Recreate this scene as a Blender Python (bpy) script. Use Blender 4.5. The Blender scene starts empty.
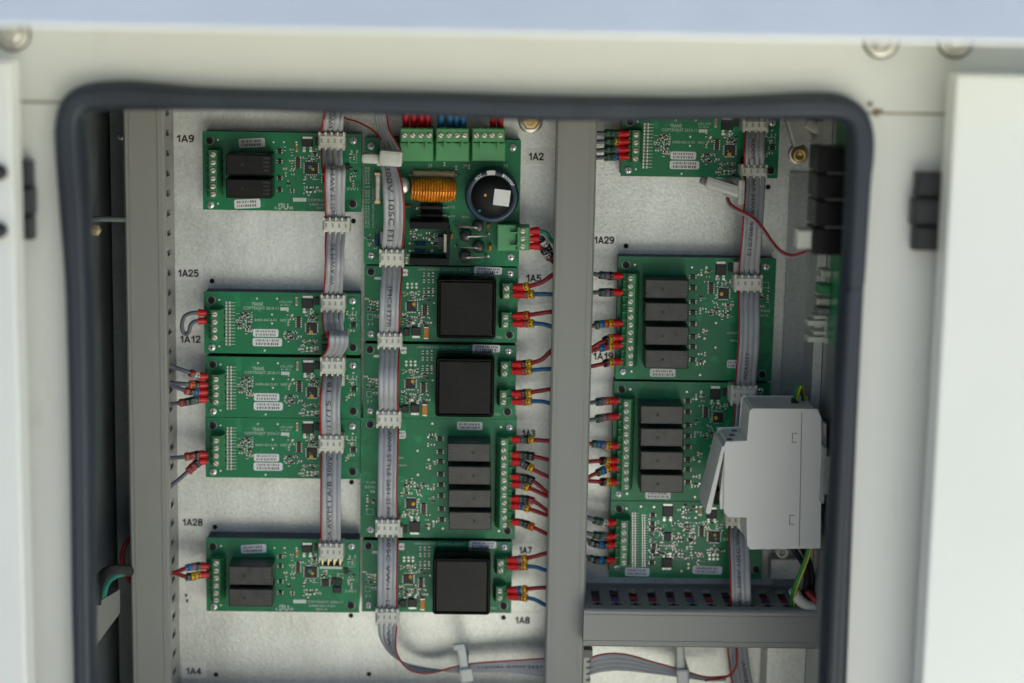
import bpy, bmesh, math, random
from mathutils import Vector, Matrix

sc = bpy.context.scene
col = sc.collection

# ------------------------------------------------------------------ camera
F_PX, CX, CY = 2000.0, 512.0, 341.5          # focal length and centre in photo pixels
YB = -0.018                                  # front surface of the circuit boards (plate face is Y = 0)
CAM_D = 1.275
_d = Vector(((475 - CX) / F_PX, (-20 - CY) / F_PX, 1)).normalized()     # world +Y seen from the camera
_v = Vector((-0.0142, 1.0, 0)); _v = (_v - _d * _v.dot(_d)).normalized()
_z = -_v
_x = _d.cross(_z)


def ray(px, py):
    c = Vector(((px - CX) / F_PX, (py - CY) / F_PX, 1))
    return Vector((c.dot(_x), c.dot(_d), c.dot(_z)))


_r0 = ray(CX, CY)
_t0 = CAM_D / _r0.y
CAM = Vector((-_r0.x * _t0, YB - CAM_D, 1.25 - _r0.z * _t0))


def P(px, py, Y=YB):
    r = ray(px, py)
    return CAM + r * ((Y - CAM.y) / r.y)


def PX(px, py, X):
    """point where the pixel's ray meets the plane X = const"""
    r = ray(px, py)
    return CAM + r * ((X - CAM.x) / r.x)


cam = bpy.data.cameras.new('camera')
cam.lens = F_PX / 1024 * 36
cam.sensor_width = 36
cam.clip_start = 0.05
cam.clip_end = 500
cam.dof.use_dof = True
cam.dof.focus_distance = 1.268
cam.dof.aperture_fstop = 2.9
cam_o = bpy.data.objects.new('camera', cam)
col.objects.link(cam_o)
# camera axes in world space: right, up, backward
_right = Vector((_x.x, _d.x, _z.x)); _down = Vector((_x.y, _d.y, _z.y)); _fwd = Vector((_x.z, _d.z, _z.z))
m3 = Matrix((_right, -_down, -_fwd)).transposed()
cam_o.matrix_world = Matrix.Translation(CAM) @ m3.to_4x4()
sc.camera = cam_o

# ------------------------------------------------------------------ sky, sun, exposure
w = bpy.data.worlds.new('World'); sc.world = w; w.use_nodes = True
nt = w.node_tree; nt.nodes.clear()
sky = nt.nodes.new('ShaderNodeTexSky'); sky.sky_type = 'NISHITA'; sky.sun_disc = False
SUN_EL, SUN_AZ = 67.0, 12.0                  # sun stands behind the cabinet: its front is in shade
sky.sun_elevation = math.radians(SUN_EL); sky.sun_rotation = math.radians(SUN_AZ)
bg = nt.nodes.new('ShaderNodeBackground'); bg.inputs[1].default_value = 0.10
sky.dust_density = 5.0; sky.ozone_density = 2.2
wo = nt.nodes.new('ShaderNodeOutputWorld')
nt.links.new(sky.outputs[0], bg.inputs[0]); nt.links.new(bg.outputs[0], wo.inputs[0])
sun = bpy.data.lights.new('sun', 'SUN'); sun.energy = 5.0; sun.angle = math.radians(0.5); sun.color = (1, .98, .93)
sun_o = bpy.data.objects.new('sun', sun); col.objects.link(sun_o)
sd = Vector((math.sin(math.radians(SUN_AZ)) * math.cos(math.radians(SUN_EL)),
             math.cos(math.radians(SUN_AZ)) * math.cos(math.radians(SUN_EL)), math.sin(math.radians(SUN_EL))))
sun_o.rotation_euler = sd.to_track_quat('Z', 'Y').to_euler()
sc.view_settings.view_transform = 'Standard'; sc.view_settings.look = 'None'
sc.view_settings.exposure = 1.12; sc.view_settings.gamma = 1.0; sc.view_settings.use_curve_mapping = False
sc.render.engine = 'CYCLES'
sc.cycles.use_denoising = True
sc.cycles.max_bounces = 8; sc.cycles.diffuse_bounces = 5; sc.cycles.glossy_bounces = 4
sc.cycles.caustics_reflective = False; sc.cycles.caustics_refractive = False

# ------------------------------------------------------------------ materials
def S(r, g, b):
    f = lambda c: (c / 255 / 12.92) if c <= 10 else ((c / 255 + .055) / 1.055) ** 2.4
    return (f(r), f(g), f(b))


def mat(name, rgb, rough=.5, metal=0., noise=0., scale=80., bump=0., bscale=None, spec=None, coat=0., rgb2=None, stretch=None, rvar=0.):
    m = bpy.data.materials.new(name); m.use_nodes = True
    n = m.node_tree.nodes; L = m.node_tree.links
    b = n['Principled BSDF']
    b.inputs['Roughness'].default_value = rough; b.inputs['Metallic'].default_value = metal
    if spec is not None: b.inputs['Specular IOR Level'].default_value = spec
    if coat: b.inputs['Coat Weight'].default_value = coat
    b.inputs['Base Color'].default_value = (*rgb, 1)
    if noise or bump or rgb2 or rvar:
        tc = n.new('ShaderNodeTexCoord'); src = tc.outputs['Object']
        if stretch:
            mp = n.new('ShaderNodeMapping'); mp.inputs['Scale'].default_value = stretch
            L.new(src, mp.inputs[0]); src = mp.outputs[0]
        tx = n.new('ShaderNodeTexNoise'); tx.inputs['Scale'].default_value = scale; tx.inputs['Detail'].default_value = 6
        L.new(src, tx.inputs['Vector'])
        if noise or rgb2:
            c2 = rgb2 or tuple(max(0, c * (1 - noise)) for c in rgb)
            c1 = rgb if rgb2 else tuple(min(1, c * (1 + noise)) for c in rgb)
            rp = n.new('ShaderNodeValToRGB')
            rp.color_ramp.elements[0].position = .33; rp.color_ramp.elements[0].color = (*c2, 1)
            rp.color_ramp.elements[1].position = .67; rp.color_ramp.elements[1].color = (*c1, 1)
            L.new(tx.outputs[0], rp.inputs[0]); L.new(rp.outputs[0], b.inputs['Base Color'])
        if rvar:
            mr = n.new('ShaderNodeMapRange'); mr.inputs[3].default_value = rough - rvar; mr.inputs[4].default_value = rough + rvar
            L.new(tx.outputs[0], mr.inputs[0]); L.new(mr.outputs[0], b.inputs['Roughness'])
        if bump:
            t2 = n.new('ShaderNodeTexNoise'); t2.inputs['Scale'].default_value = bscale or scale; t2.inputs['Detail'].default_value = 4
            L.new(src, t2.inputs['Vector'])
            bp = n.new('ShaderNodeBump'); bp.inputs['Strength'].default_value = bump; bp.inputs['Distance'].default_value = .001
            L.new(t2.outputs[0], bp.inputs['Height']); L.new(bp.outputs[0], b.inputs['Normal'])
    return m


def galvanised(name, base, dark, metal=.75, rough=.42):
    m = bpy.data.materials.new(name); m.use_nodes = True
    n = m.node_tree.nodes; L = m.node_tree.links; b = n['Principled BSDF']
    tc = n.new('ShaderNodeTexCoord')
    v = n.new('ShaderNodeTexVoronoi'); v.inputs['Scale'].default_value = 620; v.inputs['Randomness'].default_value = 1
    L.new(tc.outputs['Object'], v.inputs['Vector'])
    n1 = n.new('ShaderNodeTexNoise'); n1.inputs['Scale'].default_value = 14; n1.inputs['Detail'].default_value = 7
    L.new(tc.outputs['Object'], n1.inputs['Vector'])
    mp = n.new('ShaderNodeMapping'); mp.inputs['Scale'].default_value = (60, 60, 3)
    L.new(tc.outputs['Object'], mp.inputs[0])
    n2 = n.new('ShaderNodeTexNoise'); n2.inputs['Scale'].default_value = 1; n2.inputs['Detail'].default_value = 5
    L.new(mp.outputs[0], n2.inputs['Vector'])
    a1 = n.new('ShaderNodeMath'); a1.operation = 'MULTIPLY_ADD'; a1.inputs[1].default_value = .22
    L.new(v.outputs['Color'], a1.inputs[0]); L.new(n1.outputs[0], a1.inputs[2])
    a2 = n.new('ShaderNodeMath'); a2.operation = 'MULTIPLY_ADD'; a2.inputs[1].default_value = .35
    L.new(n2.outputs[0], a2.inputs[0]); L.new(a1.outputs[0], a2.inputs[2])
    rp = n.new('ShaderNodeValToRGB')
    rp.color_ramp.elements[0].position = .50; rp.color_ramp.elements[0].color = (*dark, 1)
    rp.color_ramp.elements[1].position = 1.0; rp.color_ramp.elements[1].color = (*base, 1)
    L.new(a2.outputs[0], rp.inputs[0]); L.new(rp.outputs[0], b.inputs['Base Color'])
    mr = n.new('ShaderNodeMapRange'); mr.inputs[3].default_value = rough - .07; mr.inputs[4].default_value = rough + .12
    L.new(a2.outputs[0], mr.inputs[0]); L.new(mr.outputs[0], b.inputs['Roughness'])
    b.inputs['Metallic'].default_value = metal
    bp = n.new('ShaderNodeBump'); bp.inputs['Strength'].default_value = .12; bp.inputs['Distance'].default_value = .0006
    L.new(v.outputs['Distance'], bp.inputs['Height']); L.new(bp.outputs[0], b.inputs['Normal'])
    return m


def painted(name, base, dirt):
    """powder coat: fine orange peel, faint cloudiness, thin dust specks and rub marks"""
    m = mat(name, base, .38, noise=.03, scale=6, bump=.10, bscale=420, rvar=.07)
    n = m.node_tree.nodes; L = m.node_tree.links; b = n['Principled BSDF']
    src = b.inputs['Base Color'].links[0].from_socket
    tc = n.new('ShaderNodeTexCoord')
    mp = n.new('ShaderNodeMapping'); mp.inputs['Scale'].default_value = (1, 1, .35); L.new(tc.outputs['Object'], mp.inputs[0])
    f = n.new('ShaderNodeTexNoise'); f.inputs['Scale'].default_value = 26; f.inputs['Detail'].default_value = 9; f.inputs['Roughness'].default_value = .72
    L.new(mp.outputs[0], f.inputs['Vector'])
    rp = n.new('ShaderNodeValToRGB'); rp.color_ramp.elements[0].position = .60; rp.color_ramp.elements[0].color = (0, 0, 0, 1)
    rp.color_ramp.elements[1].position = .78; rp.color_ramp.elements[1].color = (.55, .55, .55, 1)
    L.new(f.outputs[0], rp.inputs[0])
    mx = n.new('ShaderNodeMixRGB'); mx.inputs[2].default_value = (*dirt, 1)
    L.new(rp.outputs[0], mx.inputs[0]); L.new(src, mx.inputs[1]); L.new(mx.outputs[0], b.inputs['Base Color'])
    return m


def pcb_material():
    m = bpy.data.materials.new('solder_mask'); m.use_nodes = True
    n = m.node_tree.nodes; L = m.node_tree.links; b = n['Principled BSDF']
    tc = n.new('ShaderNodeTexCoord')
    br = n.new('ShaderNodeTexVoronoi'); br.distance = 'CHEBYCHEV'; br.feature = 'F1'; br.inputs['Scale'].default_value = 190
    L.new(tc.outputs['Object'], br.inputs['Vector'])
    n1 = n.new('ShaderNodeTexNoise'); n1.inputs['Scale'].default_value = 55; n1.inputs['Detail'].default_value = 3
    L.new(tc.outputs['Object'], n1.inputs['Vector'])
    gt = n.new('ShaderNodeMath'); gt.operation = 'GREATER_THAN'; gt.inputs[1].default_value = .56
    L.new(n1.outputs[0], gt.inputs[0])
    mu = n.new('ShaderNodeMath'); mu.operation = 'MULTIPLY'
    L.new(br.outputs['Color'], mu.inputs[0]); L.new(gt.outputs[0], mu.inputs[1])
    rp = n.new('ShaderNodeValToRGB')
    rp.color_ramp.elements[0].position = .0; rp.color_ramp.elements[0].color = (.006, .200, .078, 1)
    rp.color_ramp.elements[1].position = .9; rp.color_ramp.elements[1].color = (.013, .285, .114, 1)
    L.new(mu.outputs[0], rp.inputs[0]); L.new(rp.outputs[0], b.inputs['Base Color'])
    b.inputs['Roughness'].default_value = .32
    b.inputs['Specular IOR Level'].default_value = .4
    return m


M = {
    'plate': galvanised('galvanised_plate', (.88, .90, .84), (.52, .535, .49), .82, .36),
    'wallmetal': galvanised('galvanised_wall', (.50, .53, .50), (.28, .30, .29), .7, .40),
    'darkmetal': galvanised('shaded_dull_galvanised', (.22, .25, .245), (.09, .105, .105), .5, .5),  # left wall and edge strip: shade put into the colour; also the rod
    'cream': painted('cream_paint', (.72, .725, .665), (.52, .47, .36)),
    'door': painted('door_paint', (.77, .79, .735), (.60, .57, .48)),
    'hood': mat('hood_paint', (.90, .93, .89), .36, noise=.04, scale=14, bump=.03, bscale=300),
    'rubber': mat('gasket_rubber', (.018, .026, .038), .5, noise=.3, scale=26, bump=.12, bscale=300, rvar=.1, stretch=(1, 1, .25)),
    'pvc': mat('duct_pvc', (.285, .285, .255), .42, noise=.03, scale=20, bump=.03, bscale=500),
    'pcb': pcb_material(),
    'tray': mat('tray_plastic', (.012, .022, .024), .5),
    'term': mat('terminal_green', (.040, .235, .090), .4, noise=.06, scale=200),
    'plug': mat('plug_green', (.095, .345, .135), .4, noise=.05, scale=120),
    'screw': mat('plated_steel', (.88, .89, .88), .28, .6, noise=.15, scale=900),
    'brasscrew': mat('terminal_screw_metal', (.95, .89, .72), .38, .12, noise=.2, scale=900),
    'slot': mat('slot_dark', (.10, .085, .06), .6),
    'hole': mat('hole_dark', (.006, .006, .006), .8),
    'relay': mat('relay_plastic', (.046, .044, .041), .30, noise=.25, scale=160, bump=.05, bscale=700, rvar=.08),
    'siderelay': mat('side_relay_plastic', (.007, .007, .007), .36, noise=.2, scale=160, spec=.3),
    'relaymark': mat('relay_mark', (.012, .011, .010), .5),
    'relayprint': mat('relay_print', (.085, .083, .080), .5),
    'module': mat('module_plastic', (.0032, .0032, .003), .2, spec=.14, noise=.2, scale=90, bump=.1, bscale=260, rvar=.06),
    'modulelid': mat('module_potting', (.0050, .0049, .0045), .26, noise=.25, scale=60, bump=.06, bscale=200, spec=.24, rvar=.08),
    'chip': mat('chip_epoxy', (.013, .012, .012), .45, noise=.3, scale=500),
    'brownchip': mat('array_brown', (.045, .022, .016), .45),
    'solder': mat('solder', (.78, .79, .72), .32, .6, noise=.2, scale=900),
    'padring': mat('tinned_ring', (.42, .48, .42), .4, .4),
    'gold': mat('gold_pin', (.75, .60, .35), .3, .9),
    'white': mat('silkscreen', (.42, .55, .45), .6),
    'whitebright': mat('silk_white', (.68, .74, .68), .6),
    'sticker': mat('sticker_paper', (.84, .84, .82), .5, noise=.03, scale=300),
    'ink': mat('black_ink', (.012, .012, .012), .6),
    'greyink': mat('faded_ink', (.16, .16, .16), .6),
    'cableink': mat('cable_print', (.055, .055, .055), .6),
    'tape': mat('label_tape', (.84, .84, .79), .42, .5, noise=.03, scale=100),
    'ribbon': mat('ribbon_pvc', (.37, .38, .395), .33, noise=.06, scale=120, rvar=.05),
    'red': mat('red_pvc', (.40, .012, .014), .4, noise=.15, scale=300),
    'ferrule': mat('ferrule_red', (.62, .010, .012), .32, noise=.12, scale=400),
    'darkred': mat('wire_red', (.30, .010, .016), .4, noise=.15, scale=300),
    'blue': mat('wire_blue', (.016, .115, .28), .4, noise=.12, scale=300),
    'skyblue': mat('sleeve_blue', (.035, .24, .52), .4),
    'grey': mat('wire_grey', (.115, .125, .155), .4, noise=.12, scale=300),
    'black': mat('black_pvc', (.010, .010, .011), .4),
    'nylon': mat('white_nylon', (.66, .66, .57), .38, noise=.05, scale=150),
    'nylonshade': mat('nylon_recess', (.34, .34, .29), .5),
    'clip': mat('clear_nylon', (.62, .63, .58), .32, noise=.08, scale=150),
    'copper': mat('enamelled_copper', (.80, .28, .022), .26, .30, noise=.25, scale=260),
    'capblue': mat('capacitor_sleeve', (.010, .028, .052), .34, noise=.3, scale=60, coat=.1),
    'captop': mat('capacitor_top', (.008, .0085, .009), .5, spec=.25, noise=.2, scale=120),
    'orange': mat('tantalum_orange', (.56, .22, .02), .4),
    'tan': mat('ceramic_tan', (.42, .30, .18), .45),
    'resblue': mat('resistor_blue', (.016, .06, .15), .35),
    'heatsink': mat('black_anodised', (.006, .006, .007), .6, spec=.25),
    'silver': mat('bare_metal', (.62, .60, .52), .35, .8, noise=.2, scale=200),
    'zinc': mat('yellow_zinc', (.80, .52, .12), .32, .75, noise=.35, scale=120, rgb2=(.62, .50, .28)),
    'box': mat('modular_plastic', (.79, .78, .71), .40, noise=.015, scale=30, bump=.02, bscale=900),
    'm_red': mat('marker_red', (.40, .020, .018), .45),
    'm_yellow': mat('marker_yellow', (.85, .46, .012), .45),
    'm_orange': mat('marker_orange', (.80, .15, .014), .45),
    'm_green': mat('marker_green', (.012, .085, .040), .45),
    'm_blue': mat('marker_blue', (.030, .21, .50), .45),
    'm_black': mat('marker_black', (.014, .014, .014), .45),
    'm_white': mat('marker_white', (.66, .66, .62), .45),
    'm_grey': mat('marker_grey', (.20, .20, .19), .45),
    'm_purple': mat('marker_purple', (.24, .13, .22), .45),
    'yellowdot': mat('paint_dot_yellow', (.78, .42, .01), .5),
    'tealdot': mat('paint_dot_teal', (.03, .28, .20), .5),
    'ygreen': mat('earth_yellow', (.62, .55, .02), .4),
    'egreen': mat('earth_green', (.02, .22, .05), .4),
    'latch': mat('hinge_plastic', (.020, .021, .023), .5, noise=.2, scale=200),
    'ground': mat('bounce_concrete', (.715, .72, .645), .85, noise=.08, scale=3, bump=.3, bscale=60),
    'gravel': mat('dark_gravel', (.13, .125, .11), .9, noise=.3, scale=8, bump=.4, bscale=60),
    'dirt': mat('seam_sealant', (.30, .235, .14), .8, noise=.3, scale=60),
}

# ------------------------------------------------------------------ mesh building
class MB:
    """collects faces in world coordinates; build() links them as ONE mesh object under a parent"""
    def __init__(s): s.v = []; s.f = []; s.mi = []; s.sm = []

    def add(s, vs, fs, mi=0, smooth=False):
        o = len(s.v); s.v += [tuple(p) for p in vs]
        for f in fs: s.f.append([o + i for i in f]); s.mi.append(mi); s.sm.append(smooth)
        return s

    def box(s, x0, x1, y0, y1, z0, z1, mi=0, ch=0.):
        """box; y0 is the face towards the camera; ch chamfers the front edges"""
        if x0 > x1: x0, x1 = x1, x0
        if z0 > z1: z0, z1 = z1, z0
        if y0 > y1: y0, y1 = y1, y0
        if ch:
            c = min(ch, (x1 - x0) * .45, (z1 - z0) * .45)
            vs = [(x0, y1, z0), (x1, y1, z0), (x1, y1, z1), (x0, y1, z1), (x0, y0 + c, z0), (x1, y0 + c, z0), (x1, y0 + c, z1), (x0, y0 + c, z1),
                  (x0 + c, y0, z0 + c), (x1 - c, y0, z0 + c), (x1 - c, y0, z1 - c), (x0 + c, y0, z1 - c)]
            fs = [(0, 1, 2, 3), (4, 5, 1, 0), (5, 6, 2, 1), (6, 7, 3, 2), (7, 4, 0, 3),
                  (8, 9, 5, 4), (9, 10, 6, 5), (10, 11, 7, 6), (11, 8, 4, 7), (11, 10, 9, 8)]
        else:
            vs = [(x0, y0, z0), (x1, y0, z0), (x1, y0, z1), (x0, y0, z1), (x0, y1, z0), (x1, y1, z0), (x1, y1, z1), (x0, y1, z1)]
            fs = [(3, 2, 1, 0), (4, 5, 6, 7), (0, 1, 5, 4), (1, 2, 6, 5), (2, 3, 7, 6), (3, 0, 4, 7)]
        return s.add(vs, fs, mi)

    def obox(s, c, ax, ay, az, mi=0):
        """oriented box: centre and three half-axis vectors"""
        c, ax, ay, az = map(Vector, (c, ax, ay, az))
        vs = [c + ax * i + ay * j + az * k for i, j, k in ((-1, -1, -1), (1, -1, -1), (1, -1, 1), (-1, -1, 1), (-1, 1, -1), (1, 1, -1), (1, 1, 1), (-1, 1, 1))]
        return s.add(vs, [(3, 2, 1, 0), (4, 5, 6, 7), (0, 1, 5, 4), (1, 2, 6, 5), (2, 3, 7, 6), (3, 0, 4, 7)], mi)

    def rings(s, rings, mi=0, smooth=True, cap0=True, cap1=True):
        n = len(rings[0]); vs = [p for r in rings for p in r]; fs = []
        for i in range(len(rings) - 1):
            for j in range(n):
                a = i * n + j; b = i * n + (j + 1) % n
                fs.append((a, b, b + n, a + n))
        s.add(vs, fs, mi, smooth)
        if cap0: s.add(rings[0], [tuple(range(n))[::-1]], mi)
        if cap1: s.add(rings[-1], [tuple(range(n))], mi)
        return s

    def lathe_y(s, cx, cz, prof, n=16, mi=0, smooth=True):
        """prof: list of (radius, y) from back to front, axis along Y"""
        rs = [[(cx + r * math.cos(2 * math.pi * k / n), y, cz + r * math.sin(2 * math.pi * k / n)) for k in range(n)] for r, y in prof]
        return s.rings(rs, mi, smooth)

    def tube(s, pts, r, n=8, mi=0, cap=True):
        pts = [Vector(p) for p in pts]; rs = []
        rad = r if isinstance(r, (list, tuple)) else [r] * len(pts)
        up = None
        for i, p in enumerate(pts):
            t = (pts[min(i + 1, len(pts) - 1)] - pts[max(i - 1, 0)]).normalized()
            if up is None:
                up = t.cross(Vector((0, 1, 0))); up = up.normalized() if up.length > .01 else Vector((1, 0, 0))
            up = (up - t * up.dot(t)).normalized(); sd_ = t.cross(up)
            rs.append([p + (up * math.cos(2 * math.pi * k / n) + sd_ * math.sin(2 * math.pi * k / n)) * rad[i] for k in range(n)])
        return s.rings(rs, mi, True, cap, cap)

    def prism_z(s, poly, z0, z1, mi=0):
        """polygon in (x, y) extruded along Z"""
        return s.rings([[(x, y, z0) for x, y in poly], [(x, y, z1) for x, y in poly]], mi, False)

    def prism_y(s, poly, y0, y1, mi=0):
        """polygon in (x, z) extruded along Y (y0 = camera side)"""
        return s.rings([[(x, y1, z) for x, z in poly], [(x, y0, z) for x, z in poly]], mi, False)

    def build(s, name, mats, parent=None, label=None, bevel=0.):
        me = bpy.data.meshes.new(name)
        off = root_loc(parent)
        me.from_pydata([(x - off.x, y - off.y, z - off.z) for x, y, z in s.v], [], s.f)
        if not isinstance(mats, (list, tuple)): mats = [mats]
        for m in mats: me.materials.append(M[m] if isinstance(m, str) else m)
        me.polygons.foreach_set('material_index', s.mi); me.polygons.foreach_set('use_smooth', s.sm)
        me.update()
        bm = bmesh.new(); bm.from_mesh(me); bmesh.ops.recalc_face_normals(bm, faces=bm.faces)
        if bevel: 
            bmesh.ops.remove_doubles(bm, verts=bm.verts, dist=1e-6)
            es = [e for e in bm.edges if len(e.link_faces) == 2 and e.calc_face_angle(0) > .6]
            bmesh.ops.bevel(bm, geom=es, offset=bevel, segments=2, affect='EDGES', profile=.6)
        bm.to_mesh(me); bm.free()
        o = bpy.data.objects.new(name, me); col.objects.link(o)
        if parent: o.parent = parent
        if label: o['label'] = label
        return o


def root_loc(o):
    if o is None: return Vector((0, 0, 0))
    l = Vector(o.location)
    while o.parent: o = o.parent; l += Vector(o.location)
    return l


def thing(name, label, cat, loc, group=None):
    o = bpy.data.objects.new(name, None); col.objects.link(o); o.location = loc
    o.empty_display_size = .01
    o['label'] = label; o['category'] = cat
    if group: o['group'] = group
    return o


def inst(name, mesh, loc, parent, rot=None):
    o = bpy.data.objects.new(name, mesh); col.objects.link(o); o.parent = parent
    o.location = Vector(loc) - root_loc(parent)
    if rot: o.rotation_euler = rot
    return o


def copy_tree(o, parent=None):
    c = o.copy(); col.objects.link(c); c.parent = parent
    for ch in list(o.children): copy_tree(ch, c)
    return c


def rect(x0, y0, x1, y1, Y=YB):
    """pixel rectangle on the plane Y -> x0, x1, z0, z1 in metres"""
    mx, my = (x0 + x1) / 2, (y0 + y1) / 2
    return P(x0, my, Y).x, P(x1, my, Y).x, P(mx, y1, Y).z, P(mx, y0, Y).z


def pxl(Y=YB):
    return (Y - CAM.y) / F_PX                 # metres per photo pixel at that depth


def catmull(pts, n=6):
    pts = [Vector(p) for p in pts]; out = []
    for i in range(len(pts) - 1):
        p0 = pts[max(i - 1, 0)]; p1 = pts[i]; p2 = pts[i + 1]; p3 = pts[min(i + 2, len(pts) - 1)]
        for k in range(n):
            t = k / n
            out.append(.5 * ((2 * p1) + (p2 - p0) * t + (2 * p0 - 5 * p1 + 4 * p2 - p3) * t * t + (3 * p1 - p0 - 3 * p2 + p3) * t ** 3))
    out.append(pts[-1]); return out


_tcache = {}
def text_mesh(s, bold=0.):
    """flat mesh verts/faces of a line of text, cap height 1, origin at left baseline"""
    k = (s, bold)
    if k not in _tcache:
        c = bpy.data.curves.new('t', 'FONT'); c.body = s; c.size = 1; c.resolution_u = 2; c.offset = bold
        c.space_character = 1.05
        o = bpy.data.objects.new('t', c); col.objects.link(o)
        bpy.context.view_layer.update()
        me = bpy.data.meshes.new_from_object(o.evaluated_get(bpy.context.evaluated_depsgraph_get()))
        vs = [Vector(v.co) for v in me.vertices]; fs = [tuple(p.vertices) for p in me.polygons]
        bpy.data.objects.remove(o); bpy.data.curves.remove(c); bpy.data.meshes.remove(me)
        x0 = min(v.x for v in vs); x1 = max(v.x for v in vs); y1 = max(v.y for v in vs)
        _tcache[k] = ([((v.x - x0), v.y) for v in vs], fs, x1 - x0, y1)
    return _tcache[k]


def text_on(mb, s, origin, ux, uy, width=None, height=None, bold=0., mi=0):
    """lay text on a plane: origin = lower left, ux/uy unit vectors; fitted to width and height (metres)"""
    vs, fs, w_, h_ = text_mesh(s, bold)
    sy = height / h_; sx = (width / w_) if width else sy
    origin, ux, uy = Vector(origin), Vector(ux), Vector(uy)
    mb.add([origin + ux * (x * sx) + uy * (y * sy) for x, y in vs], fs, mi)


XU, ZU = Vector((1, 0, 0)), Vector((0, 0, 1))


def ptext(mb, s, px0, py_base, px1, hpx, Y, bold=.0, mi=0):
    """text between two pixels on the plane Y"""
    a, b = P(px0, py_base, Y), P(px1, py_base, Y)
    text_on(mb, s, (a.x, Y, a.z), XU, ZU, b.x - a.x, hpx * pxl(Y), bold, mi)


# shared small meshes ------------------------------------------------
def shared(mb, name, mats):
    o = mb.build(name, mats); me = o.data; bpy.data.objects.remove(o); return me


def screw_mesh(r, cross):
    mb = MB()
    mb.lathe_y(0, 0, [(r * .98, 0), (r, -r * .22), (r * .9, -r * .42), (r * .6, -r * .55), (.0001, -r * .6)], 14)
    y = -r * .60
    if cross:
        mb.box(-r * .62, r * .62, y - .0001, y + .0002, -r * .13, r * .13, 1)
        mb.box(-r * .13, r * .13, y - .00015, y + .0002, -r * .62, r * .62, 1)
    return shared(mb, 'pan_head_screw', ['screw', 'slot'])


def tscrew_mesh(r):
    mb = MB()
    mb.lathe_y(0, 0, [(r * 1.18, .0), (r * 1.18, -.0001)], 12, 1)
    mb.lathe_y(0, 0, [(r, 0), (r, -.0005), (r * .8, -.0008), (.0001, -.0009)], 12)
    mb.box(-r * .85, r * .85, -.00105, -.0004, -r * .16, r * .16, 1)
    return shared(mb, 'terminal_screw', ['brasscrew', 'slot'])


U = pxl()                                     # one photo pixel on the board plane, metres
SCREW = screw_mesh(3.9 * U, True)
TSCREW = tscrew_mesh(2.7 * U)
_h = MB()
_h.lathe_y(0, 0, [(4.4 * U, 0), (4.4 * U, -.0003)], 16, 1)
_h.lathe_y(0, 0, [(3.7 * U, 0), (3.7 * U, -.0014), (3.0 * U, -.0016)], 16, 0)
_h.lathe_y(0, 0, [(2.2 * U, -.0012), (2.2 * U, -.0019)], 10, 2)
STANDOFF = shared(_h, 'standoff_head', ['chip', 'padring', 'hole'])

# ------------------------------------------------------------------ ground
g = MB(); g.box(-60, 60, -60, 60, -.3, 0)
go = g.build('ground', 'gravel'); go['kind'] = 'structure'
g = MB(); g.box(-.1, 7, -4.2, -.3, .0, .06)  # unseen pale slab, added to bounce sunlight up into the cabinet
go = g.build('bounce_slab', 'ground'); go['kind'] = 'structure'

# ------------------------------------------------------------------ cabinet shell
YF = -0.20                                    # front face of the frame
XL = P(112, 400, 0).x                         # inner faces of the side walls
XR = P(813, 330, 0).x
ZT, ZB_ = P(500, -60, 0).z, P(500, 1010, YF).z
cab = thing('control_cabinet', 'open cream painted steel control cabinet with dark rubber gasket round its opening', 'cabinet', ((XL + XR) / 2, 0, 0))
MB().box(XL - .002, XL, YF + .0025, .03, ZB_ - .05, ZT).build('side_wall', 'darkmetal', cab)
MB().box(XR, XR + .002, YF + .0025, .03, ZB_ - .05, ZT).build('side_wall', 'wallmetal', cab)
MB().box(XL - .3, XR + .3, .032, .036, .02, 2.18).build('back_wall', 'wallmetal', cab)
MB().box(XL, XR, YF + .0025, .030, ZT + .001, ZT + .003).build('ceiling_panel', 'wallmetal', cab)
MB().box(XL, XR, YF + .0025, .030, ZB_ - .06, ZB_ - .055).build('floor_panel', 'wallmetal', cab)
# outer body, so that the cabinet shades the ground before it
MB().box(XL - .30, XL - .298, YF + .004, .030, .02, 2.18).build('outer_side', 'cream', cab)
MB().box(XR + .298, XR + .30, YF + .004, .030, .02, 2.18).build('outer_side', 'cream', cab)
MB().box(XL - .298, XR + .298, YF - .02, .031, 2.181, 2.195).build('roof_panel', 'cream', cab)

# frame pieces: top rail, two stiles, sill (opening edge hidden under the gasket)
ox0 = P(76, 400, YF).x; ox1 = P(846, 400, YF).x
oz1 = P(460, 103, YF).z; oz0 = P(460, 1020, YF).z
seamL = P(40, 102, YF).z; seamR = P(900, 113.5, YF).z
tz = 2.18  # unseen upper front, raised so the body keeps sun off the hood
poly = [(XL - .298, seamL + .0006), (ox0, seamL + .0006), (ox0, oz1), (ox1, oz1), (ox1, seamR + .0006), (XR + .298, seamR + .0006), (XR + .298, tz), (XL - .298, tz)]
MB().prism_y(poly, YF, YF + .002).build('top_rail', 'cream', cab)
MB().box(XL - .298, ox0, YF, YF + .002, oz0, seamL - .0006).build('stile', 'cream', cab)
MB().box(ox1, XR + .298, YF, YF + .002, oz0, seamR - .0006).build('stile', 'cream', cab)
MB().box(XL - .298, XR + .298, YF + .0002, YF + .002, .05, oz0 - .001).build('sill', 'cream', cab)
sm_ = MB(); sm_.box(ox1 + .004, XR + .2, YF + .0008, YF + .003, seamR - .001, seamR + .001)
a = P(876, 112.5, YF); sm_.lathe_y(a.x, a.z, [(.0022, YF), (.0018, YF - .0008), (.0003, YF - .001)], 9)
a = P(870, 104, YF); sm_.lathe_y(a.x, a.z, [(.0016, YF), (.0013, YF - .0008), (.0003, YF - .001)], 8)
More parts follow.
